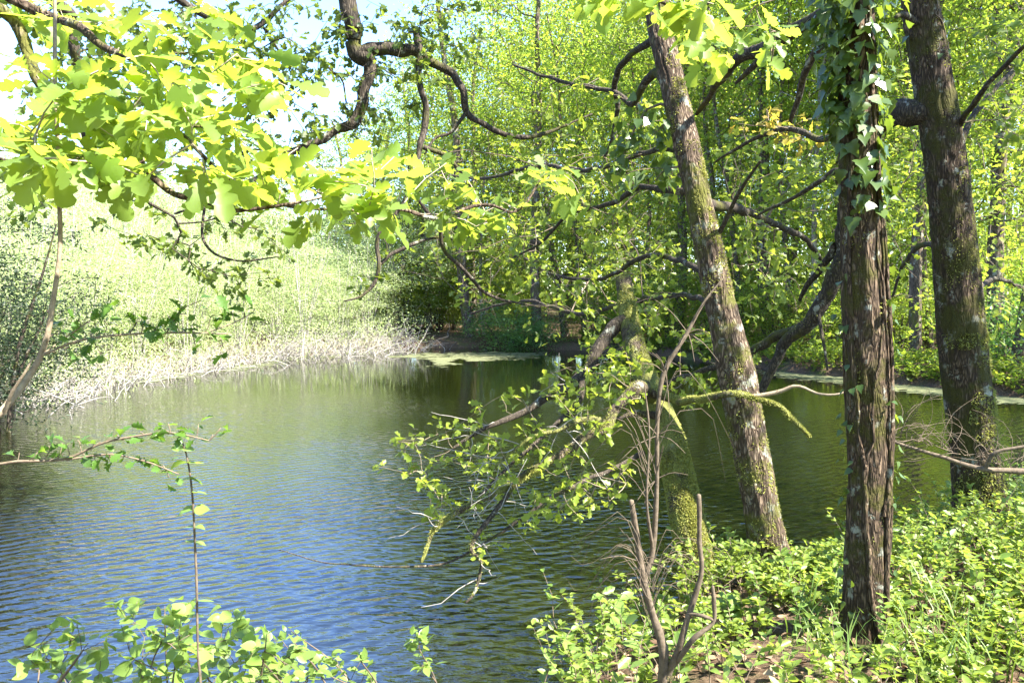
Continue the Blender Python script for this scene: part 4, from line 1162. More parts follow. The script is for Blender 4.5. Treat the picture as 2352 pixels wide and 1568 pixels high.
TSETA = np.vstack([targets(rA1, 74, 1.75, 2.5, G), targets(rA1b, 16, 1.7, 2.2, G), targets(rA4, 14, 2.3, 3.0, G), targets(rA3, 10, 1.8, 2.2, G), targets(rA3b, 3, 2.0, 2.3, G)])
iA = near_tree('oak_tree', 'overhanging oak whose big sunlit leaves fill the upper left corner', 'tree', TA[0, :3], TA, 'bark_oak', bA, 'bark_oak',
               [(TSETA, 6, .102, {'seg': .07, 'up': .95, 'jit': .48, 'droop': .22, 'spread': .012, 'along': .10}, 'oak'),
                (targets(rA2, 30, 2.7, 3.5, G), 5, .098, {'seg': .08, 'limit': 0, 'up': .8, 'jit': .45, 'spread': .015, 'along': .1}, 'oak')],
               'oak', OAK_L, 'oakl', dict(seed=9), twig_mat='twig_pale', limit=300, rt=.0013)
for j in (0, 1): moss_part(iA['root'], iA['boughs'][j][:len(iA['boughs'][j]) * 2 // 3], 2500, .010, .2, 30 + j, (0, 0, .3), freq=9.0)

zB = gz(-5.4, 1.2)
TB = np.array([[-5.4, 1.2, zB - .1, .30], [-5.3, 1.3, 2.0, .26], [-5.1, 1.5, 4.2, .23], [-4.9, 1.9, 6.0, .19], [-4.8, 2.0, 8.0, .13], [-4.9, 2.1, 10.5, .07]])
bB = [np.vstack([[[-4.95, 1.8, 5.6, .12], [-4.3, 3.2, 6.6, .11], [-3.4, 5.0, 7.0, .10], [-2.3, 6.6, 6.6, .09]], px([(770, -120, 7.2, 44), (795, -10, 7.2, 42), (812, 60, 7.2, 40), (814, 110, 7.2, 38), (830, 130, 7.2, 40), (856, 138, 7.2, 34)])]),
      px([(850, 130, 7.2, 30), (846, 180, 7.2, 28), (828, 250, 7.2, 26), (806, 285, 7.2, 24), (755, 312, 7.15, 20), (690, 340, 7.1, 16), (620, 390, 7.0, 13), (540, 440, 6.9, 10), (470, 470, 6.8, 7), (400, 490, 6.7, 5)]),
      px([(830, 124, 7.2, 34), (880, 110, 7.2, 30), (920, 118, 7.2, 28), (958, 115, 7.2, 26), (988, 143, 7.25, 20), (1032, 166, 7.3, 18), (1062, 206, 7.3, 16), (1072, 258, 7.35, 14), (1112, 288, 7.4, 12), (1180, 312, 7.5, 11), (1240, 310, 7.6, 9), (1300, 288, 7.7, 6), (1360, 262, 7.8, 4)]),
      px([(955, 62, 7.2, 15), (966, 120, 7.2, 18), (963, 180, 7.2, 15), (976, 250, 7.2, 15), (974, 300, 7.2, 15), (962, 345, 7.15, 13), (950, 400, 7.1, 12), (925, 470, 7.1, 10), (872, 540, 7.1, 10), (870, 600, 7.1, 10), (862, 645, 7.1, 9), (830, 680, 7.05, 6), (790, 692, 7.0, 4)]),
      px([(972, 338, 7.15, 12), (1010, 352, 7.2, 11), (1042, 375, 7.2, 8), (1090, 440, 7.3, 5)]),
      px([(868, 610, 7.1, 8), (905, 580, 7.15, 9), (950, 560, 7.2, 8), (1010, 545, 7.3, 6), (1060, 560, 7.4, 4)]),
      px([(1010, 515, 7.2, 9), (1018, 570, 7.3, 10), (1070, 625, 7.5, 9), (1130, 680, 7.8, 7), (1240, 705, 8.1, 4)]),
      px([(940, 430, 7.1, 8), (975, 480, 7.15, 9), (1012, 520, 7.2, 9)]),
      px([(1072, 258, 7.35, 9), (1040, 300, 7.3, 8), (1000, 318, 7.25, 6), (975, 355, 7.2, 4)]),
      px([(470, 470, 6.8, 7), (470, 560, 6.6, 6), (540, 598, 6.5, 5), (640, 590, 6.5, 3)]),
      np.vstack([[[-5.0, 1.7, 5.2, .08], [-4.7, 3.2, 5.4, .065]], px([(60, -40, 5.6, 30), (150, 60, 5.9, 24), (170, 130, 6.0, 20), (175, 230, 6.1, 14), (200, 330, 6.2, 10), (290, 430, 6.2, 8), (400, 500, 6.3, 6)])]),
      np.vstack([[[-4.9, 1.9, 6.2, .08], [-4.3, 3.4, 6.4, .06]], px([(330, -120, 6.6, 24), (400, -10, 6.7, 18), (560, 70, 6.9, 14), (640, 20, 7.0, 10), (700, -40, 7.1, 7)])])]
rB1 = [(230, 40), (420, 0), (760, 0), (780, 120), (700, 210), (560, 180), (300, 160), (120, 170), (60, 60)]
rB2 = [(760, 20), (1100, 0), (1120, 110), (1000, 200), (880, 330), (700, 320), (760, 180)]
rB3 = [(180, 520), (330, 450), (480, 450), (680, 500), (690, 600), (560, 690), (400, 620), (330, 560)]
rB4 = [(0, 390), (120, 400), (120, 470), (0, 520)]
rB5 = [(780, 600), (900, 560), (930, 660), (800, 690)]
rB6 = [(420, 200), (760, 240), (760, 420), (560, 460), (380, 330)]
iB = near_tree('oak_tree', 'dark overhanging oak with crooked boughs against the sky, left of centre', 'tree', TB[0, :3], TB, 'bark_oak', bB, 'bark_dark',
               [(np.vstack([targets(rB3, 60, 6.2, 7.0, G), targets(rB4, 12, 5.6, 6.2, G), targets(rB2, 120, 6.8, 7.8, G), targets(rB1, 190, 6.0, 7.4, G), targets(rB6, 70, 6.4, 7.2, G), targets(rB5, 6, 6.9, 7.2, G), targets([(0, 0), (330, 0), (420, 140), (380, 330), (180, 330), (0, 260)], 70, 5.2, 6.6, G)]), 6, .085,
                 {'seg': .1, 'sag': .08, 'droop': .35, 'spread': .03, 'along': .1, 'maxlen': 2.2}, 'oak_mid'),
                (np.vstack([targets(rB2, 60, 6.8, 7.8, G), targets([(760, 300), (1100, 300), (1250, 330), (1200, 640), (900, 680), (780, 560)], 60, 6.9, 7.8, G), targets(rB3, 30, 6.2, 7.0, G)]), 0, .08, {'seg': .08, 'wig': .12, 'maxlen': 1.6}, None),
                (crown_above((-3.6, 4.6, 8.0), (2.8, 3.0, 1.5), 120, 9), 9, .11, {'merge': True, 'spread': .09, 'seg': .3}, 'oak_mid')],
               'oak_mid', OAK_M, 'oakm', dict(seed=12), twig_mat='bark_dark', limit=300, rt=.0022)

# ------------------------------------------------------------------ saplings and sprays on the near bank, left
def spray(name, label, cat, stems, mat, sets, lmat, temps, key, limit=300, base=None, rt=.0012, tmat=None):
    base = stems[0][0, :3] if base is None else base
    root = thing(name, base, label, cat)
    sk = Skel(G)
    for s in stems:
        _, rows = bough_part(root, s, M[mat], 'stem', 8, .03, .05)
        sk.path(rows[:, :3], rows[0, 3], rows[-1, 3], n=max(4, len(rows)), snap=True)
    npth = sk.npath
    for T, per, size, kw in sets:
        sk.tips = []
        sk.attach(T, seg=.04, sag=.02, pen=.01, wig=.05, bend=.2)
        pos, D, S = cluster_leaves(G, sk, per, size, kw.get('spread', .008), kw.get('along', .04), kw.get('droop', .1), kw.get('flat', .5))
        leaves(root, temps, key, M[lmat], pos, D, S, limit, up=kw.get('up', .8), jit=kw.get('jit', .5), rng=G)
    sk.npath = npth
    tw = Acc(); twig_tubes(sk, tw, rt)
    if tw.n: part('twigs', tw, M[tmat or mat], root, 'stuff')
    return root

def along(path, n, j, rng, up=.5):
    """targets scattered beside a traced path (pixels)"""
    c = catmull(np.array(path, float), n)
    c[:, 0] += rng.standard_normal(n) * j; c[:, 1] += rng.standard_normal(n) * j * .8 - j * up * .5
    return np.array([P(u, v, d) for u, v, d in c[:, :3]])

def footed(rows, x, y, r):
    """start a traced stem from the ground at (x, y)"""
    return np.vstack([[[x, y, gz(x, y) - .03, r]], rows])

hs = [footed(px([(-120, 1100, 1.9, 20), (0, 952, 1.95, 17), (62, 868, 2.0, 15), (100, 790, 2.0, 14), (120, 690, 2.0, 12), (135, 560, 2.0, 11), (134, 400, 2.0, 10), (128, 200, 2.0, 9), (127, 0, 2.0, 8), (125, -160, 2.0, 5)]), -1.75, 1.7, .014),
      px([(97, 815, 2.0, 6), (180, 782, 2.0, 5), (300, 768, 2.0, 5), (420, 764, 2.0, 4), (530, 766, 2.0, 3)]),
      px([(100, 812, 2.0, 5), (150, 775, 2.05, 4), (200, 740, 2.05, 3), (240, 712, 2.05, 2)]),
      px([(10, 950, 1.95, 9), (25, 905, 1.93, 8), (60, 850, 1.92, 6), (75, 820, 1.92, 4)]),
      px([(475, 764, 2.0, 3), (540, 740, 2.0, 3), (580, 718, 2.0, 2)])]
spray('hawthorn_sapling', 'thin bent hawthorn stem leaning in from the left edge with one leafy side branch', 'sapling', hs, 'twig_mid',
      [(np.vstack([along([(150, 790, 2.0), (300, 765, 2.0), (420, 758, 2.0), (535, 762, 2.0)], 30, 24, G), along([(150, 770, 2.05), (240, 705, 2.05)], 7, 10, G), along([(500, 750, 2.0), (580, 715, 2.0)], 6, 10, G), along([(425, 760, 2.0), (430, 720, 2.0), (440, 700, 2.0)], 5, 14, G)]), 2, .040, {'along': .01})],
      'haw', HAW, 'haw', 120, tmat='twig')
hs = [footed(px([(-160, 1120, 1.9, 9), (0, 1066, 1.9, 7), (90, 1058, 1.9, 7), (155, 1052, 1.9, 6), (232, 1018, 1.9, 5), (300, 1003, 1.9, 5), (390, 993, 1.9, 4), (480, 1012, 1.9, 3)]), -1.6, 1.55, .009),
      px([(152, 1056, 1.9, 5), (215, 1045, 1.9, 5), (270, 1044, 1.9, 4), (345, 1062, 1.9, 4), (410, 1088, 1.9, 3)])]
spray('hawthorn_sapling', 'arching leafy hawthorn shoot over the water below the bent stem', 'sapling', hs, 'twig',
      [(np.vstack([along([(60, 1052, 1.9), (232, 1010, 1.9), (390, 990, 1.9), (490, 1010, 1.9)], 30, 14, G), along([(200, 1048, 1.9), (345, 1065, 1.9), (415, 1088, 1.9)], 13, 12, G)]), 2, .034, {'along': .01})],
      'haw', HAW, 'haw', 120, tmat='twig')
# upright nettle-leaved sapling with paired leaves
st = footed(px([(462, 1620, 2.35, 7), (455, 1500, 2.35, 6), (450, 1300, 2.35, 6), (441, 1130, 2.35, 5), (425, 1035, 2.35, 4), (408, 1000, 2.35, 3)]), -.95, 2.3, .005)
root = thing('sapling', st[0, :3], 'tall thin upright sapling with paired leaves rising through the bush', 'sapling')
bough_part(root, st, M['dead'], 'stem', 8, .03, .04)
pos, D, S = [], [], []
for (u, v, s) in [(408, 1000, .035), (420, 1030, .035), (430, 1062, .05), (436, 1100, .05), (441, 1130, .05), (446, 1170, .05), (449, 1210, .035), (450, 1245, .032), (455, 1378, .045)]:
    p = P(u, v, 2.35); a = G.random() * .6 - .3
    for sg in (-1, 1):
        pos.append(p); D.append((sg * math.cos(a), sg * math.sin(a) * .6, .05 - .2 * G.random())); S.append(s * (.85 + .3 * G.random()))
pos, D, S = map(np.array, (pos, D, S))
fr = leaf_frames(D, 1, .3, G)
leaf_objects('leaf', BROAD, 'broad', M['bush'], root, pos, *fr, S)

# leafy bushes in the lower left corner, on the near bank
def bush(name, label, x0, x1, y0, y1, poly, d0, d1, n, per, size, temps, key, mat, limit, nst=9):
    root_xy = ((x0 + x1) / 2, (y0 + y1) / 2)
    stems = []
    T = targets(poly, n, d0, d1, G)
    for k in range(nst):
        bx = x0 + (x1 - x0) * G.random(); by = y0 + (y1 - y0) * G.random()
        t = T[int(G.integers(n))]
        b = np.array([bx, by, gz(bx, by) - .03]); m = b * .45 + t * .55 + np.array([.0, .0, .12])
        stems.append(np.array([[*b, .006], [*m, .004], [*(t * .92 + m * .08), .002]]))
    return spray(name, label, 'bush', stems, 'dead', [(T, per, size, {'up': .9, 'jit': .45, 'along': .05, 'spread': .015})], mat, temps, key, limit, base=(root_xy[0], root_xy[1], gz(*root_xy)), rt=.0012)
bush('bramble_bush', 'broad-leaved bush in the lower left corner in front of the blue water', -1.5, -.5, 2.3, 2.9,
     [(240, 1400), (300, 1375), (420, 1395), (560, 1410), (640, 1470), (720, 1490), (700, 1568), (330, 1590), (240, 1560), (320, 1500)], 2.4, 3.1, 95, 4, .050, BROAD, 'broad', 'bush', 280)
bush('bramble_bush', 'loose leafy shoots at the left end of the lower left bush', -1.9, -1.4, 2.2, 2.6,
     [(50, 1540), (90, 1440), (180, 1430), (260, 1470), (260, 1590), (60, 1590)], 2.3, 2.8, 24, 4, .050, BROAD, 'broad', 'bush', 90, 5)
bush('honeysuckle_bush', 'small-leaved upright shoots at the right end of the lower left bush', -.55, -.2, 2.7, 3.1,
     [(560, 1450), (660, 1440), (760, 1500), (860, 1500), (900, 1590), (600, 1590)], 2.7, 3.3, 40, 5, .045, OVATE, 'ovate', 'bush', 180, 7)
bush('honeysuckle_bush', 'lone leafy shoot standing right of the lower left bush', -.3, -.2, 3.2, 3.4,
     [(935, 1460), (975, 1450), (985, 1520), (960, 1590), (940, 1590)], 3.0, 3.2, 9, 5, .045, OVATE, 'ovate', 'bush', 60, 2)

# ------------------------------------------------------------------ dead brown shrub with cut stems
G = np.random.default_rng(55)
ds = [footed(px([(1522, 1545, 3.15, 22), (1514, 1460, 3.15, 22), (1490, 1370, 3.15, 20), (1468, 1270, 3.15, 15), (1450, 1148, 3.15, 12)]), .62, 3.2, .022),
      px([(1482, 1325, 3.15, 14), (1500, 1260, 3.15, 13), (1508, 1120, 3.15, 11), (1512, 960, 3.15, 10), (1526, 860, 3.15, 10), (1575, 770, 3.15, 9), (1620, 690, 3.15, 6), (1660, 640, 3.15, 3)]),
      px([(1535, 1545, 3.15, 16), (1568, 1465, 3.1, 15), (1592, 1390, 3.1, 14), (1612, 1310, 3.1, 12), (1606, 1240, 3.1, 12), (1603, 1135, 3.1, 11)]),
      px([(1545, 1530, 3.15, 12), (1590, 1470, 3.05, 13), (1636, 1430, 3.05, 11), (1640, 1390, 3.05, 10), (1637, 1345, 3.05, 7)]),
      px([(1580, 1408, 3.1, 9), (1620, 1415, 3.05, 9), (1640, 1425, 3.05, 8)]),
      px([(1500, 1262, 3.15, 8), (1485, 1150, 3.1, 6), (1492, 1000, 3.1, 5), (1480, 880, 3.1, 3)])]
root = thing('dead_shrub', ds[0][0, :3], 'leafless brown shrub with cut stems standing in front of the mossy leaning oak', 'shrub')
for s in ds: bough_part(root, s, M['dead'], 'stem', 12, .02, .16)
tw = Acc()
for _ in range(46):
    u0 = 1490 + 40 * G.standard_normal(); v0 = 1270 + 120 * G.random() - 260 * (G.random() < .3)
    sgn = -1 if G.random() < .68 else 1
    L = 60 + 140 * G.random(); d = 3.15 + .12 * G.standard_normal()
    x0_ = 1495; v0 = v0 - 60 + 120 * G.random()
    c = np.array([[1495, v0 + 30, d], [1495 + sgn * L * .35, v0 - L * (.3 + .4 * G.random()), d], [1495 + sgn * L * .8, v0 - L * .5 * G.random(), d + .05], [1495 + sgn * L * 1.0, v0 + L * (.9 * G.random() - .35), d + .1]])
    pts = np.array([P(*r) for r in catmull(c, 9)]) + np.cumsum(G.standard_normal((9, 3)) * .004, 0)
    tube(tw, pts, np.linspace(.0017, .0008, 9), 4)
for (u, v) in [(1508, 1100), (1510, 1000), (1530, 860), (1580, 765), (1470, 1290)]:
    for _ in range(6):
        a = G.random() * 6.28; L = 40 + 70 * G.random()
        c = np.array([[u, v, 3.15], [u + L * .5 * math.cos(a), v + L * .5 * math.sin(a) - 10, 3.13], [u + L * math.cos(a), v + L * math.sin(a), 3.1]])
        tube(tw, np.array([P(*r) for r in catmull(c, 6)]), np.linspace(.0025, .001, 6), 4)
part('fine_twigs', tw, M['dead'], root, 'stuff')

# dead branch in front of the right-hand oak
db = px([(2420, 1086, 5.0, 20), (2350, 1084, 5.0, 16), (2265, 1080, 5.0, 12), (2150, 1045, 5.1, 9), (2050, 1012, 5.2, 7), (2000, 990, 5.25, 4)])
db = np.vstack([[[4.2, 4.9, gz(4.2, 4.9) - .03, .035], [3.9, 4.95, .75, .03]], db])
root = thing('dead_branch', db[0, :3], 'bare brown branch reaching in from the right edge in front of the right-hand oak', 'branch')
bough_part(root, db, M['dead'], 'stem', 10, .03, .08)
bough_part(root, px([(2262, 1078, 5.0, 9), (2285, 1040, 4.95, 9), (2352, 1025, 4.9, 8), (2420, 1010, 4.85, 6)]), M['dead'], 'stem', 8, .03, .08)
tw = Acc()
for _ in range(60):
    u = 2010 + 340 * G.random(); v = 985 + (u - 2000) * .28; a = -1.57 + 1.0 * G.standard_normal(); cv = .32 * G.standard_normal()
    st = 9 + 14 * G.random(); c = [[u, v, 5.12]]
    for q in range(7):
        c.append([c[-1][0] + st * math.cos(a), c[-1][1] + st * math.sin(a), c[-1][2] + .03 * G.standard_normal()]); a += cv + .2 * G.standard_normal()
    tube(tw, np.array([P(*r) for r in c]), np.linspace(.0028, .001, 8), 4)
part('fine_twigs', tw, M['dead'], root, 'stuff')

# ------------------------------------------------------------------ ground cover on the near right bank
G = np.random.default_rng(66)
def bank_points(n, x0, x1, y0, y1, smin, smax=99, keep=None):
    out = np.zeros((0, 2))
    while len(out) < n:
        p = np.stack([x0 + (x1 - x0) * G.random(n * 2), y0 + (y1 - y0) * G.random(n * 2)], 1)
        s = pond_sd(p[:, 0], p[:, 1])
        k = (s > smin) & (s < smax)
        if keep is not None: k &= keep(p[:, 0], p[:, 1])
        out = np.vstack([out, p[k]])
    return out[:n]

def sprigs(pts, hmin, hmax, nl, lsize, temps, lmat, name, label, cat, stem_mat='twig', stems_each=3):
    """one mass of leafy shoots (uncountable ground cover)"""
    wood = Acc(); P_, D_, S_ = [], [], []
    Zs = ground_z(pts[:, 0], pts[:, 1])
    for (x, y), z in zip(pts, Zs):
        hgt = hmin + (hmax - hmin) * G.random()
        hgt *= .45 + 1.0 * (noise3(x * 1.5, y * 1.5, 4) * .5 + .5)
        for s in range(stems_each):
            a = G.random() * 6.28; ln = .25 + .5 * G.random()
            t = np.linspace(0, 1, 5)[:, None]
            hh = hgt * (.6 + .5 * G.random())
            pth = np.array([x, y, z - .02]) + np.hstack([t * math.cos(a) * ln * hh, t * math.sin(a) * ln * hh, t * hh * (1 - .12 * t)])
            pth[1:] += G.standard_normal((4, 3)) * .012
            tube(wood, pth, np.linspace(.0032, .0012, 5), 3, False)
            f = .25 + .78 * G.random(nl) ** .7
            ii = np.minimum((f * 4).astype(int), 3); w = (f * 4 - ii)[:, None]
            P_.append(pth[ii] * (1 - w) + pth[np.minimum(ii + 1, 4)] * w)
            aa = G.random(nl) * 6.28
            D_.append(np.stack([np.cos(aa), np.sin(aa), .25 + .45 * G.random(nl)], 1)); S_.append(lsize * (.6 + .7 * G.random(nl)))
    pos = np.vstack(P_); D = nrm(np.vstack(D_)); S = np.concatenate(S_)
    Dn, Nn, Bn = leaf_frames(D, .9, .45, G)
    fol = Acc(); scatter(fol, temps, pos, Dn, Nn, Bn, S, G.random(len(pos)))
    o = tag(link(name, fol.mesh(name, M[lmat])), label, cat, None, 'stuff')
    w = link('shoots', wood.mesh('shoots', M[stem_mat]), o); w['kind'] = 'stuff'
    return o
OV4 = []
for f, c in ((.1, .12), (.25, .3), (.16, -.1)):
    OV4.append((np.array([[0, 0, 0], [-.25, .3, .5 * f - c * .09], [-.22, .68, .45 * f - c * .46], [0, 1, -c], [.22, .68, .45 * f - c * .46], [.25, .3, .5 * f - c * .09]]),
                np.array([[0, 3, 2, 1], [0, 5, 4, 3]]), np.zeros((0, 3), int)))
def front_ok(x, y):
    thin = (y < 4.35) & (x < 1.9) & (G.random(len(x)) < .72)
    return ~thin & ~((np.abs(x - 1.92) < .16) & (np.abs(y - 4.25) < .2))
pts = bank_points(1150, .35, 8.5, 2.7, 9.5, .04, 3.4, front_ok)
sprigs(pts, .26, .5, 17, .046, OV4, 'bilberry', 'bilberry_cover', 'mass of low fresh green bilberry covering the right bank round the trunks', 'ground cover')
pts = bank_points(130, .35, 8.5, 3.0, 9.5, .04, 3.4, front_ok)
sprigs(pts, .3, .55, 9, .072, OV4, 'bush', 'broadleaf_cover', 'scattered broader-leaved plants among the bilberry on the right bank', 'ground cover')
pts = bank_points(260, -6, 9, -2.5, 3.4, .1, 8, lambda x, y: (np.hypot(x, y) > 1.0) & ~((x > -2.6) & (x < .6) & (y > 1.2)))
sprigs(pts, .2, .4, 12, .045, OV4, 'bilberry', 'bilberry_cover', 'mass of low bilberry on the bank beside and behind the viewpoint', 'ground cover')
pts = bank_points(620, 3, 17, 15, 36, .05, 2.6, lambda x, y: (y > 15.5) & (x > .35 * y - 9))
sprigs(pts, .35, .7, 9, .10, DIAM, 'wood_a', 'bank_undergrowth', 'low leafy undergrowth along the foot of the far right bank', 'ground cover')
pts = bank_points(420, 3, 17, 15, 36, .0, .8, lambda x, y: (y > 15.5) & (x > .35 * y - 9))
sprigs(pts, .25, .5, 8, .10, DIAM, 'wood_a', 'bank_undergrowth', 'leafy fringe hanging over the water edge of the far right bank', 'ground cover')
# far woodland closing the horizon
n = 46000
a_ = G.random(n) * 2.3 - 1.0; rad_ = 84 + 22 * G.random(n)
pos = np.stack([np.sin(a_) * rad_ * 1.1, np.cos(a_) * rad_, G.random(n) ** .8 * (13 + 4 * noise3(a_ * 14, 0, 0))], 1)
Dn, Nn, Bn = leaf_frames(G.standard_normal((n, 3)), .6, .8, G)
ac = Acc(); scatter(ac, DIAM, pos, Dn, Nn, Bn, .5 + .5 * G.random(n), G.random(n))
tag(link('far_woodland', ac.mesh('far_woodland', M['wood_a'])), 'distant mass of woodland foliage closing the view behind the trees', 'woodland', None, 'stuff')
# taller shoots one can pick out
prev = None
SHOOTS = [(1240, 1500, 3.9), (1330, 1500, 4.0), (1395, 1420, 4.4), (1460, 1500, 3.6), (1560, 1480, 3.9), (1640, 1460, 3.8), (1690, 1430, 4.3), (1760, 1420, 4.6), (1850, 1440, 4.3), (1890, 1330, 5.1),
          (1930, 1520, 3.7), (2050, 1500, 4.0), (2100, 1330, 5.0), (2130, 1250, 6.0), (2180, 1420, 4.4), (2230, 1300, 5.6), (2280, 1480, 4.1), (2330, 1380, 4.8), (1800, 1540, 3.6), (1380, 1560, 3.7), (2170, 1545, 3.7), (2300, 1250, 6.1)]
WH = ['at the water end of the right bank', 'left of the dead shrub', 'by the cut brown stems', 'between dead shrub and ivy trunk', 'just right of the ivy trunk', 'in the lower right corner']
for k, (u, v, d) in enumerate(SHOOTS):
    tp = P(u, v - 40, d)
    x, y = tp[0], tp[1] + .05
    if pond_sd(np.array([x]), np.array([y]))[0] < .03: y -= .35
    z0 = gz(x, y)
    h = max(.3, min(.75, tp[2] - z0))
    lean = G.standard_normal(2) * .08
    t = np.linspace(0, 1, 6)[:, None]
    rows = np.hstack([x + lean[0] * t ** 2, y + lean[1] * t ** 2, z0 - .03 + (h + .03) * t, .0045 - .003 * t])
    wh = WH[0] if u < 1300 else WH[1] if u < 1440 else WH[2] if u < 1660 else WH[3] if u < 1950 else WH[4] if u < 2150 else WH[5]
    root = thing('leafy_shoot', rows[0, :3], 'upright shoot with paired leaves ' + wh, 'shoot', 'leafy shoots ' + wh)
    bough_part(root, rows, M['twig'], 'stem', 6, .05, .05)
    pos, D, S = [], [], []
    for f in np.linspace(.3, 1, 9):
        a = G.random() * 3.14
        p = catmull(rows, 50)[int(f * 49), :3]
        for sg in (0, math.pi):
            pos.append(p); D.append((math.cos(a + sg), math.sin(a + sg), .35)); S.append((.05 + .03 * G.random()) * (1.1 - .4 * f))
    pos, D, S = map(np.array, (pos, D, S))
    fr = leaf_frames(D, .9, .35, G)
    leaf_objects('leaf', OVATE, 'ovate', M['bush'], root, pos, *fr, S)
# grass tufts round the ivy-clad trunk
ac = Acc(); pos = bank_points(260, 1.55, 2.6, 3.5, 4.6, .1)
for (x, y) in pos:
    z = gz(x, y); a = G.random() * 6.28; L = .15 + .3 * G.random(); t = np.linspace(0, 1, 4)
    c = np.stack([x + math.cos(a) * L * .5 * t ** 2, y + math.sin(a) * L * .5 * t ** 2, z - .01 + L * t * (1 - .25 * t)], 1)
    w = np.array([-math.sin(a), math.cos(a), 0]) * .0035
    v = np.vstack([c[:3] - w, c[:3] + w, c[3:]])
    ac.add(v, [(0, 3, 4, 1), (1, 4, 5, 2)], [(2, 5, 6)], G.random())
tag(link('grass', ac.mesh('grass', M['grass'])), 'thin green grass blades round the foot of the ivy-clad trunk', 'grass', None, 'stuff')

# leaf litter
LIT = [strip_leaf([(0, .02), (.25, .12), (.5, .25), (.8, .2), (1, .03)], f, c) for f, c in ((.3, .4), (-.25, -.3), (.1, .15))]
def litter(pts, label, size):
    n = len(pts)
    pos = np.hstack([pts, ground_z(pts[:, 0], pts[:, 1])[:, None] + .006 + .015 * G.random((n, 1))])
    a = G.random(n) * 6.28
    D = np.stack([np.cos(a), np.sin(a), .25 * G.standard_normal(n)], 1)
    Dn, Nn, Bn = leaf_frames(D, 1, .3, G)
    ac = Acc(); scatter(ac, LIT, pos, Dn, Nn, Bn, size * (.6 + .7 * G.random(n)), G.random(n))
    tag(link('leaf_litter', ac.mesh('leaf_litter', M['litter'])), label, 'leaf litter', None, 'stuff')
litter(bank_points(8000, -3, 8, -1, 9, .08, 5), 'brown dead oak leaves strewn over the near bank', .07)
litter(bank_points(5000, -6, 16, 17, 44, .15, 9, lambda x, y: y > 15), 'brown dead leaves on the far bank under the trees', .10)

# ------------------------------------------------------------------ left shore: dead brush, dry reeds; duckweed on the water
G = np.random.default_rng(77)
BR = [(-10.3, 16.6, 1.0, 'tangle of grey dead brush at the near end of the left shore'), (-10.6, 19.2, .9, 'second grey dead brush tangle along the left shore'), (-10.5, 22.0, .9, 'third grey dead brush tangle along the left shore'),
      (-10.0, 25.0, 1.0, 'pale dead brush where the left shore bends towards the pond head'), (-9.2, 28.2, 1.15, 'pale dead brush below the willows at the upper left shore'), (-8.0, 30.4, 1.3, 'broad grey brush heap overhanging the water near the pond head'),
      (-6.7, 32.2, 1.4, 'largest grey brush heap reaching into the water at the pond head'), (-5.3, 33.8, 1.3, 'dark-based brush heap next to the wood at the pond head')]
for x, y, s, lab in BR:
    root = thing('dead_brush', (x, y, gz(x, y)), lab, 'brush')
    ac = Acc()
    for _ in range(150):
        a = G.random() * 6.28; b = np.array([x + G.standard_normal() * .7 * s, y + G.standard_normal() * .9 * s, .0])
        b[2] = max(gz(b[0], b[1]), -.05)
        L = s * (.5 + 1.1 * G.random()); el = .3 + .9 * G.random()
        d = np.array([math.cos(a) * math.cos(el), math.sin(a) * math.cos(el), math.sin(el)])
        t = np.linspace(0, 1, 6)[:, None]
        pts = b + d * L * t + np.array([0, 0, -.45 * L * G.random()]) * t ** 2 + np.cumsum(G.standard_normal((6, 3)) * .035, 0)
        tube(ac, pts, np.linspace(.013, .004, 6), 3)
    part('twigs', ac, M['dead_grey'], root, 'stuff')
    n = 700
    pos = np.array([x, y, .6 * s + max(gz(x, y), 0)]) + G.standard_normal((n, 3)) * np.array([.8, .9, .35]) * s
    pos[:, 2] = np.maximum(pos[:, 2], .06)
    Dn, Nn, Bn = leaf_frames(G.standard_normal((n, 3)), .5, .9, G)
    ac = Acc(); scatter(ac, LANCE, pos, Dn, Nn, Bn, .07 + .05 * G.random(n), G.random(n)); part('foliage', ac, M['willow'], root, 'stuff')
ac = Acc()
for (x, y) in bank_points(5200, -13, -4, 13, 37, -.35, 1.3, lambda x, y: (x < -5) & (y > 12.5)):
    z = max(gz(x, y), -.03); a = G.random() * 6.28; L = .2 + .5 * G.random() ** 2; t = np.linspace(0, 1, 3)
    c = np.stack([x + math.cos(a) * L * .6 * t ** 2, y + math.sin(a) * L * .6 * t ** 2, z + L * t * (1 - .3 * t)], 1)
    w = np.array([-math.sin(a), math.cos(a), 0]) * .008
    ac.add(np.vstack([c[:2] - w, c[:2] + w, c[2:]]), [(0, 2, 3, 1)], [(1, 3, 4)], G.random())
tag(link('dry_reeds', ac.mesh('dry_reeds', M['straw'])), 'dry straw-coloured reeds and grass along the left shore', 'reeds', None, 'stuff')

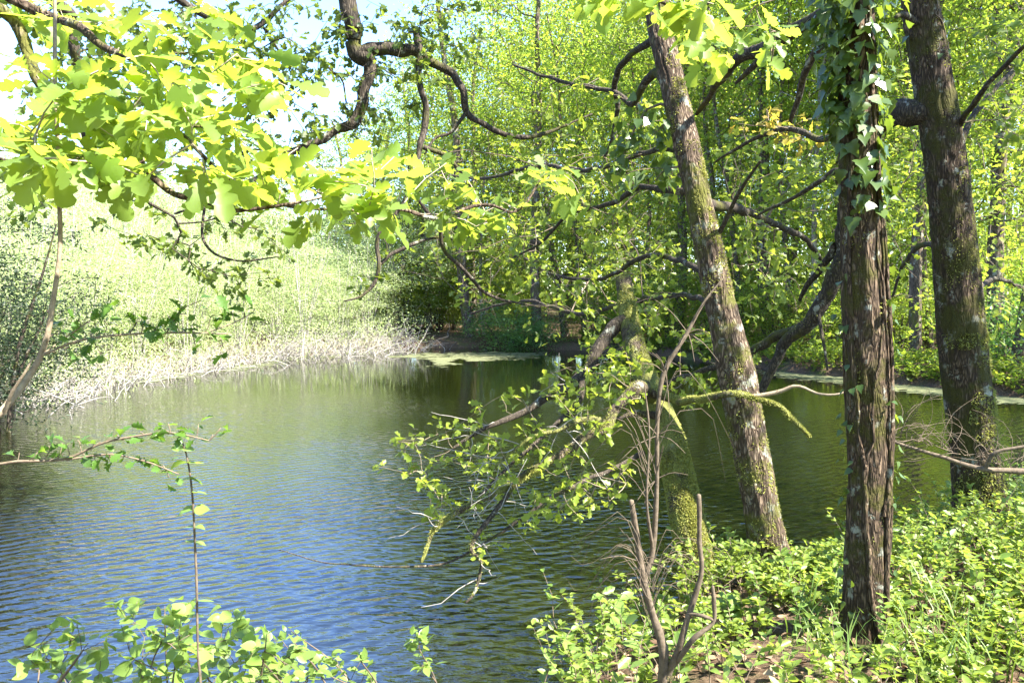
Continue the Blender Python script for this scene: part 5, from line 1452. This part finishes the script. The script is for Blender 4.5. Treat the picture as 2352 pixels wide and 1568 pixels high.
def duckweed(polys, n, label, thr=-.05):
    pts = []
    for poly, m in zip(polys, n):
        uv = poly_sample(poly, m, G)
        for u, v in uv:
            d = CAM_H / ((v - 680 + 3.0 * G.standard_normal()) / FPX); x = ux(u + 25 * G.standard_normal(), d)
            pts.append((x, d))
    pts = np.array(pts)
    s = pond_sd(pts[:, 0], pts[:, 1])
    nz = noise3(pts[:, 0] * .5, pts[:, 1] * .45, 3) + .6 * noise3(pts[:, 0] * 1.6, pts[:, 1] * 1.2, 6) + .45 * (G.random(len(pts)) - .5)
    pts = pts[(s < -.02) & (nz > thr)]
    k = 7; a = np.linspace(0, 2 * np.pi, k, endpoint=False)
    m = len(pts); r = (.025 + .06 * G.random(m) ** 2)[:, None] * (1 + .35 * G.standard_normal((m, k)))
    v = np.stack([pts[:, 0:1] + np.cos(a) * r * 1.7, pts[:, 1:2] + np.sin(a) * r, np.broadcast_to(.004 + .003 * G.random((m, 1)), (m, k))], -1)
    v = np.concatenate([np.stack([pts[:, 0], pts[:, 1], np.full(m, .008)], 1)[:, None], v], 1)
    o = (np.arange(m) * (k + 1))[:, None, None]
    j = np.arange(k); t = np.stack([np.zeros(k, int), 1 + j, 1 + (j + 1) % k], 1)[None] + o
    ac = Acc(); ac.add(v.reshape(-1, 3), None, t.reshape(-1, 3), np.repeat(G.random(m), k + 1))
    tag(link('duckweed', ac.mesh('duckweed', M['duckweed'], smooth=False)), label, 'duckweed', None, 'stuff')
duckweed([[(640, 822), (760, 816), (900, 812), (1150, 806), (1250, 812), (1180, 824), (1080, 836), (980, 838), (860, 834), (800, 828)], [(860, 826), (1080, 822), (1100, 836), (960, 838)]], [4600, 3200], 'thin film of duckweed on the water before the middle far shore', .05)
duckweed([[(1780, 852), (1900, 858), (2030, 872), (2352, 908), (2352, 926), (2200, 906), (2060, 890), (1950, 876), (1800, 860)]], [9000], 'pale duckweed strip along the right-hand far bank', -.6)
duckweed([[(150, 905), (300, 880), (480, 846), (640, 824), (640, 832), (500, 856), (320, 890), (160, 916)]], [1500], 'broken yellowish duckweed along the left shore')

# things that share a kind and a place are told apart by their order from the left
same = {}
for o in bpy.data.objects:
    if o.parent is None and 'label' in o: same.setdefault(o['label'], []).append(o)
for lab, obs in same.items():
    if len(obs) > 1:
        obs.sort(key=lambda o: o.location.x / max(o.location.y, .1))
        for k, o in enumerate(obs):
            o['label'] = lab + ', ' + (ORD[k] if k < len(ORD) else 'last') + ' from left'
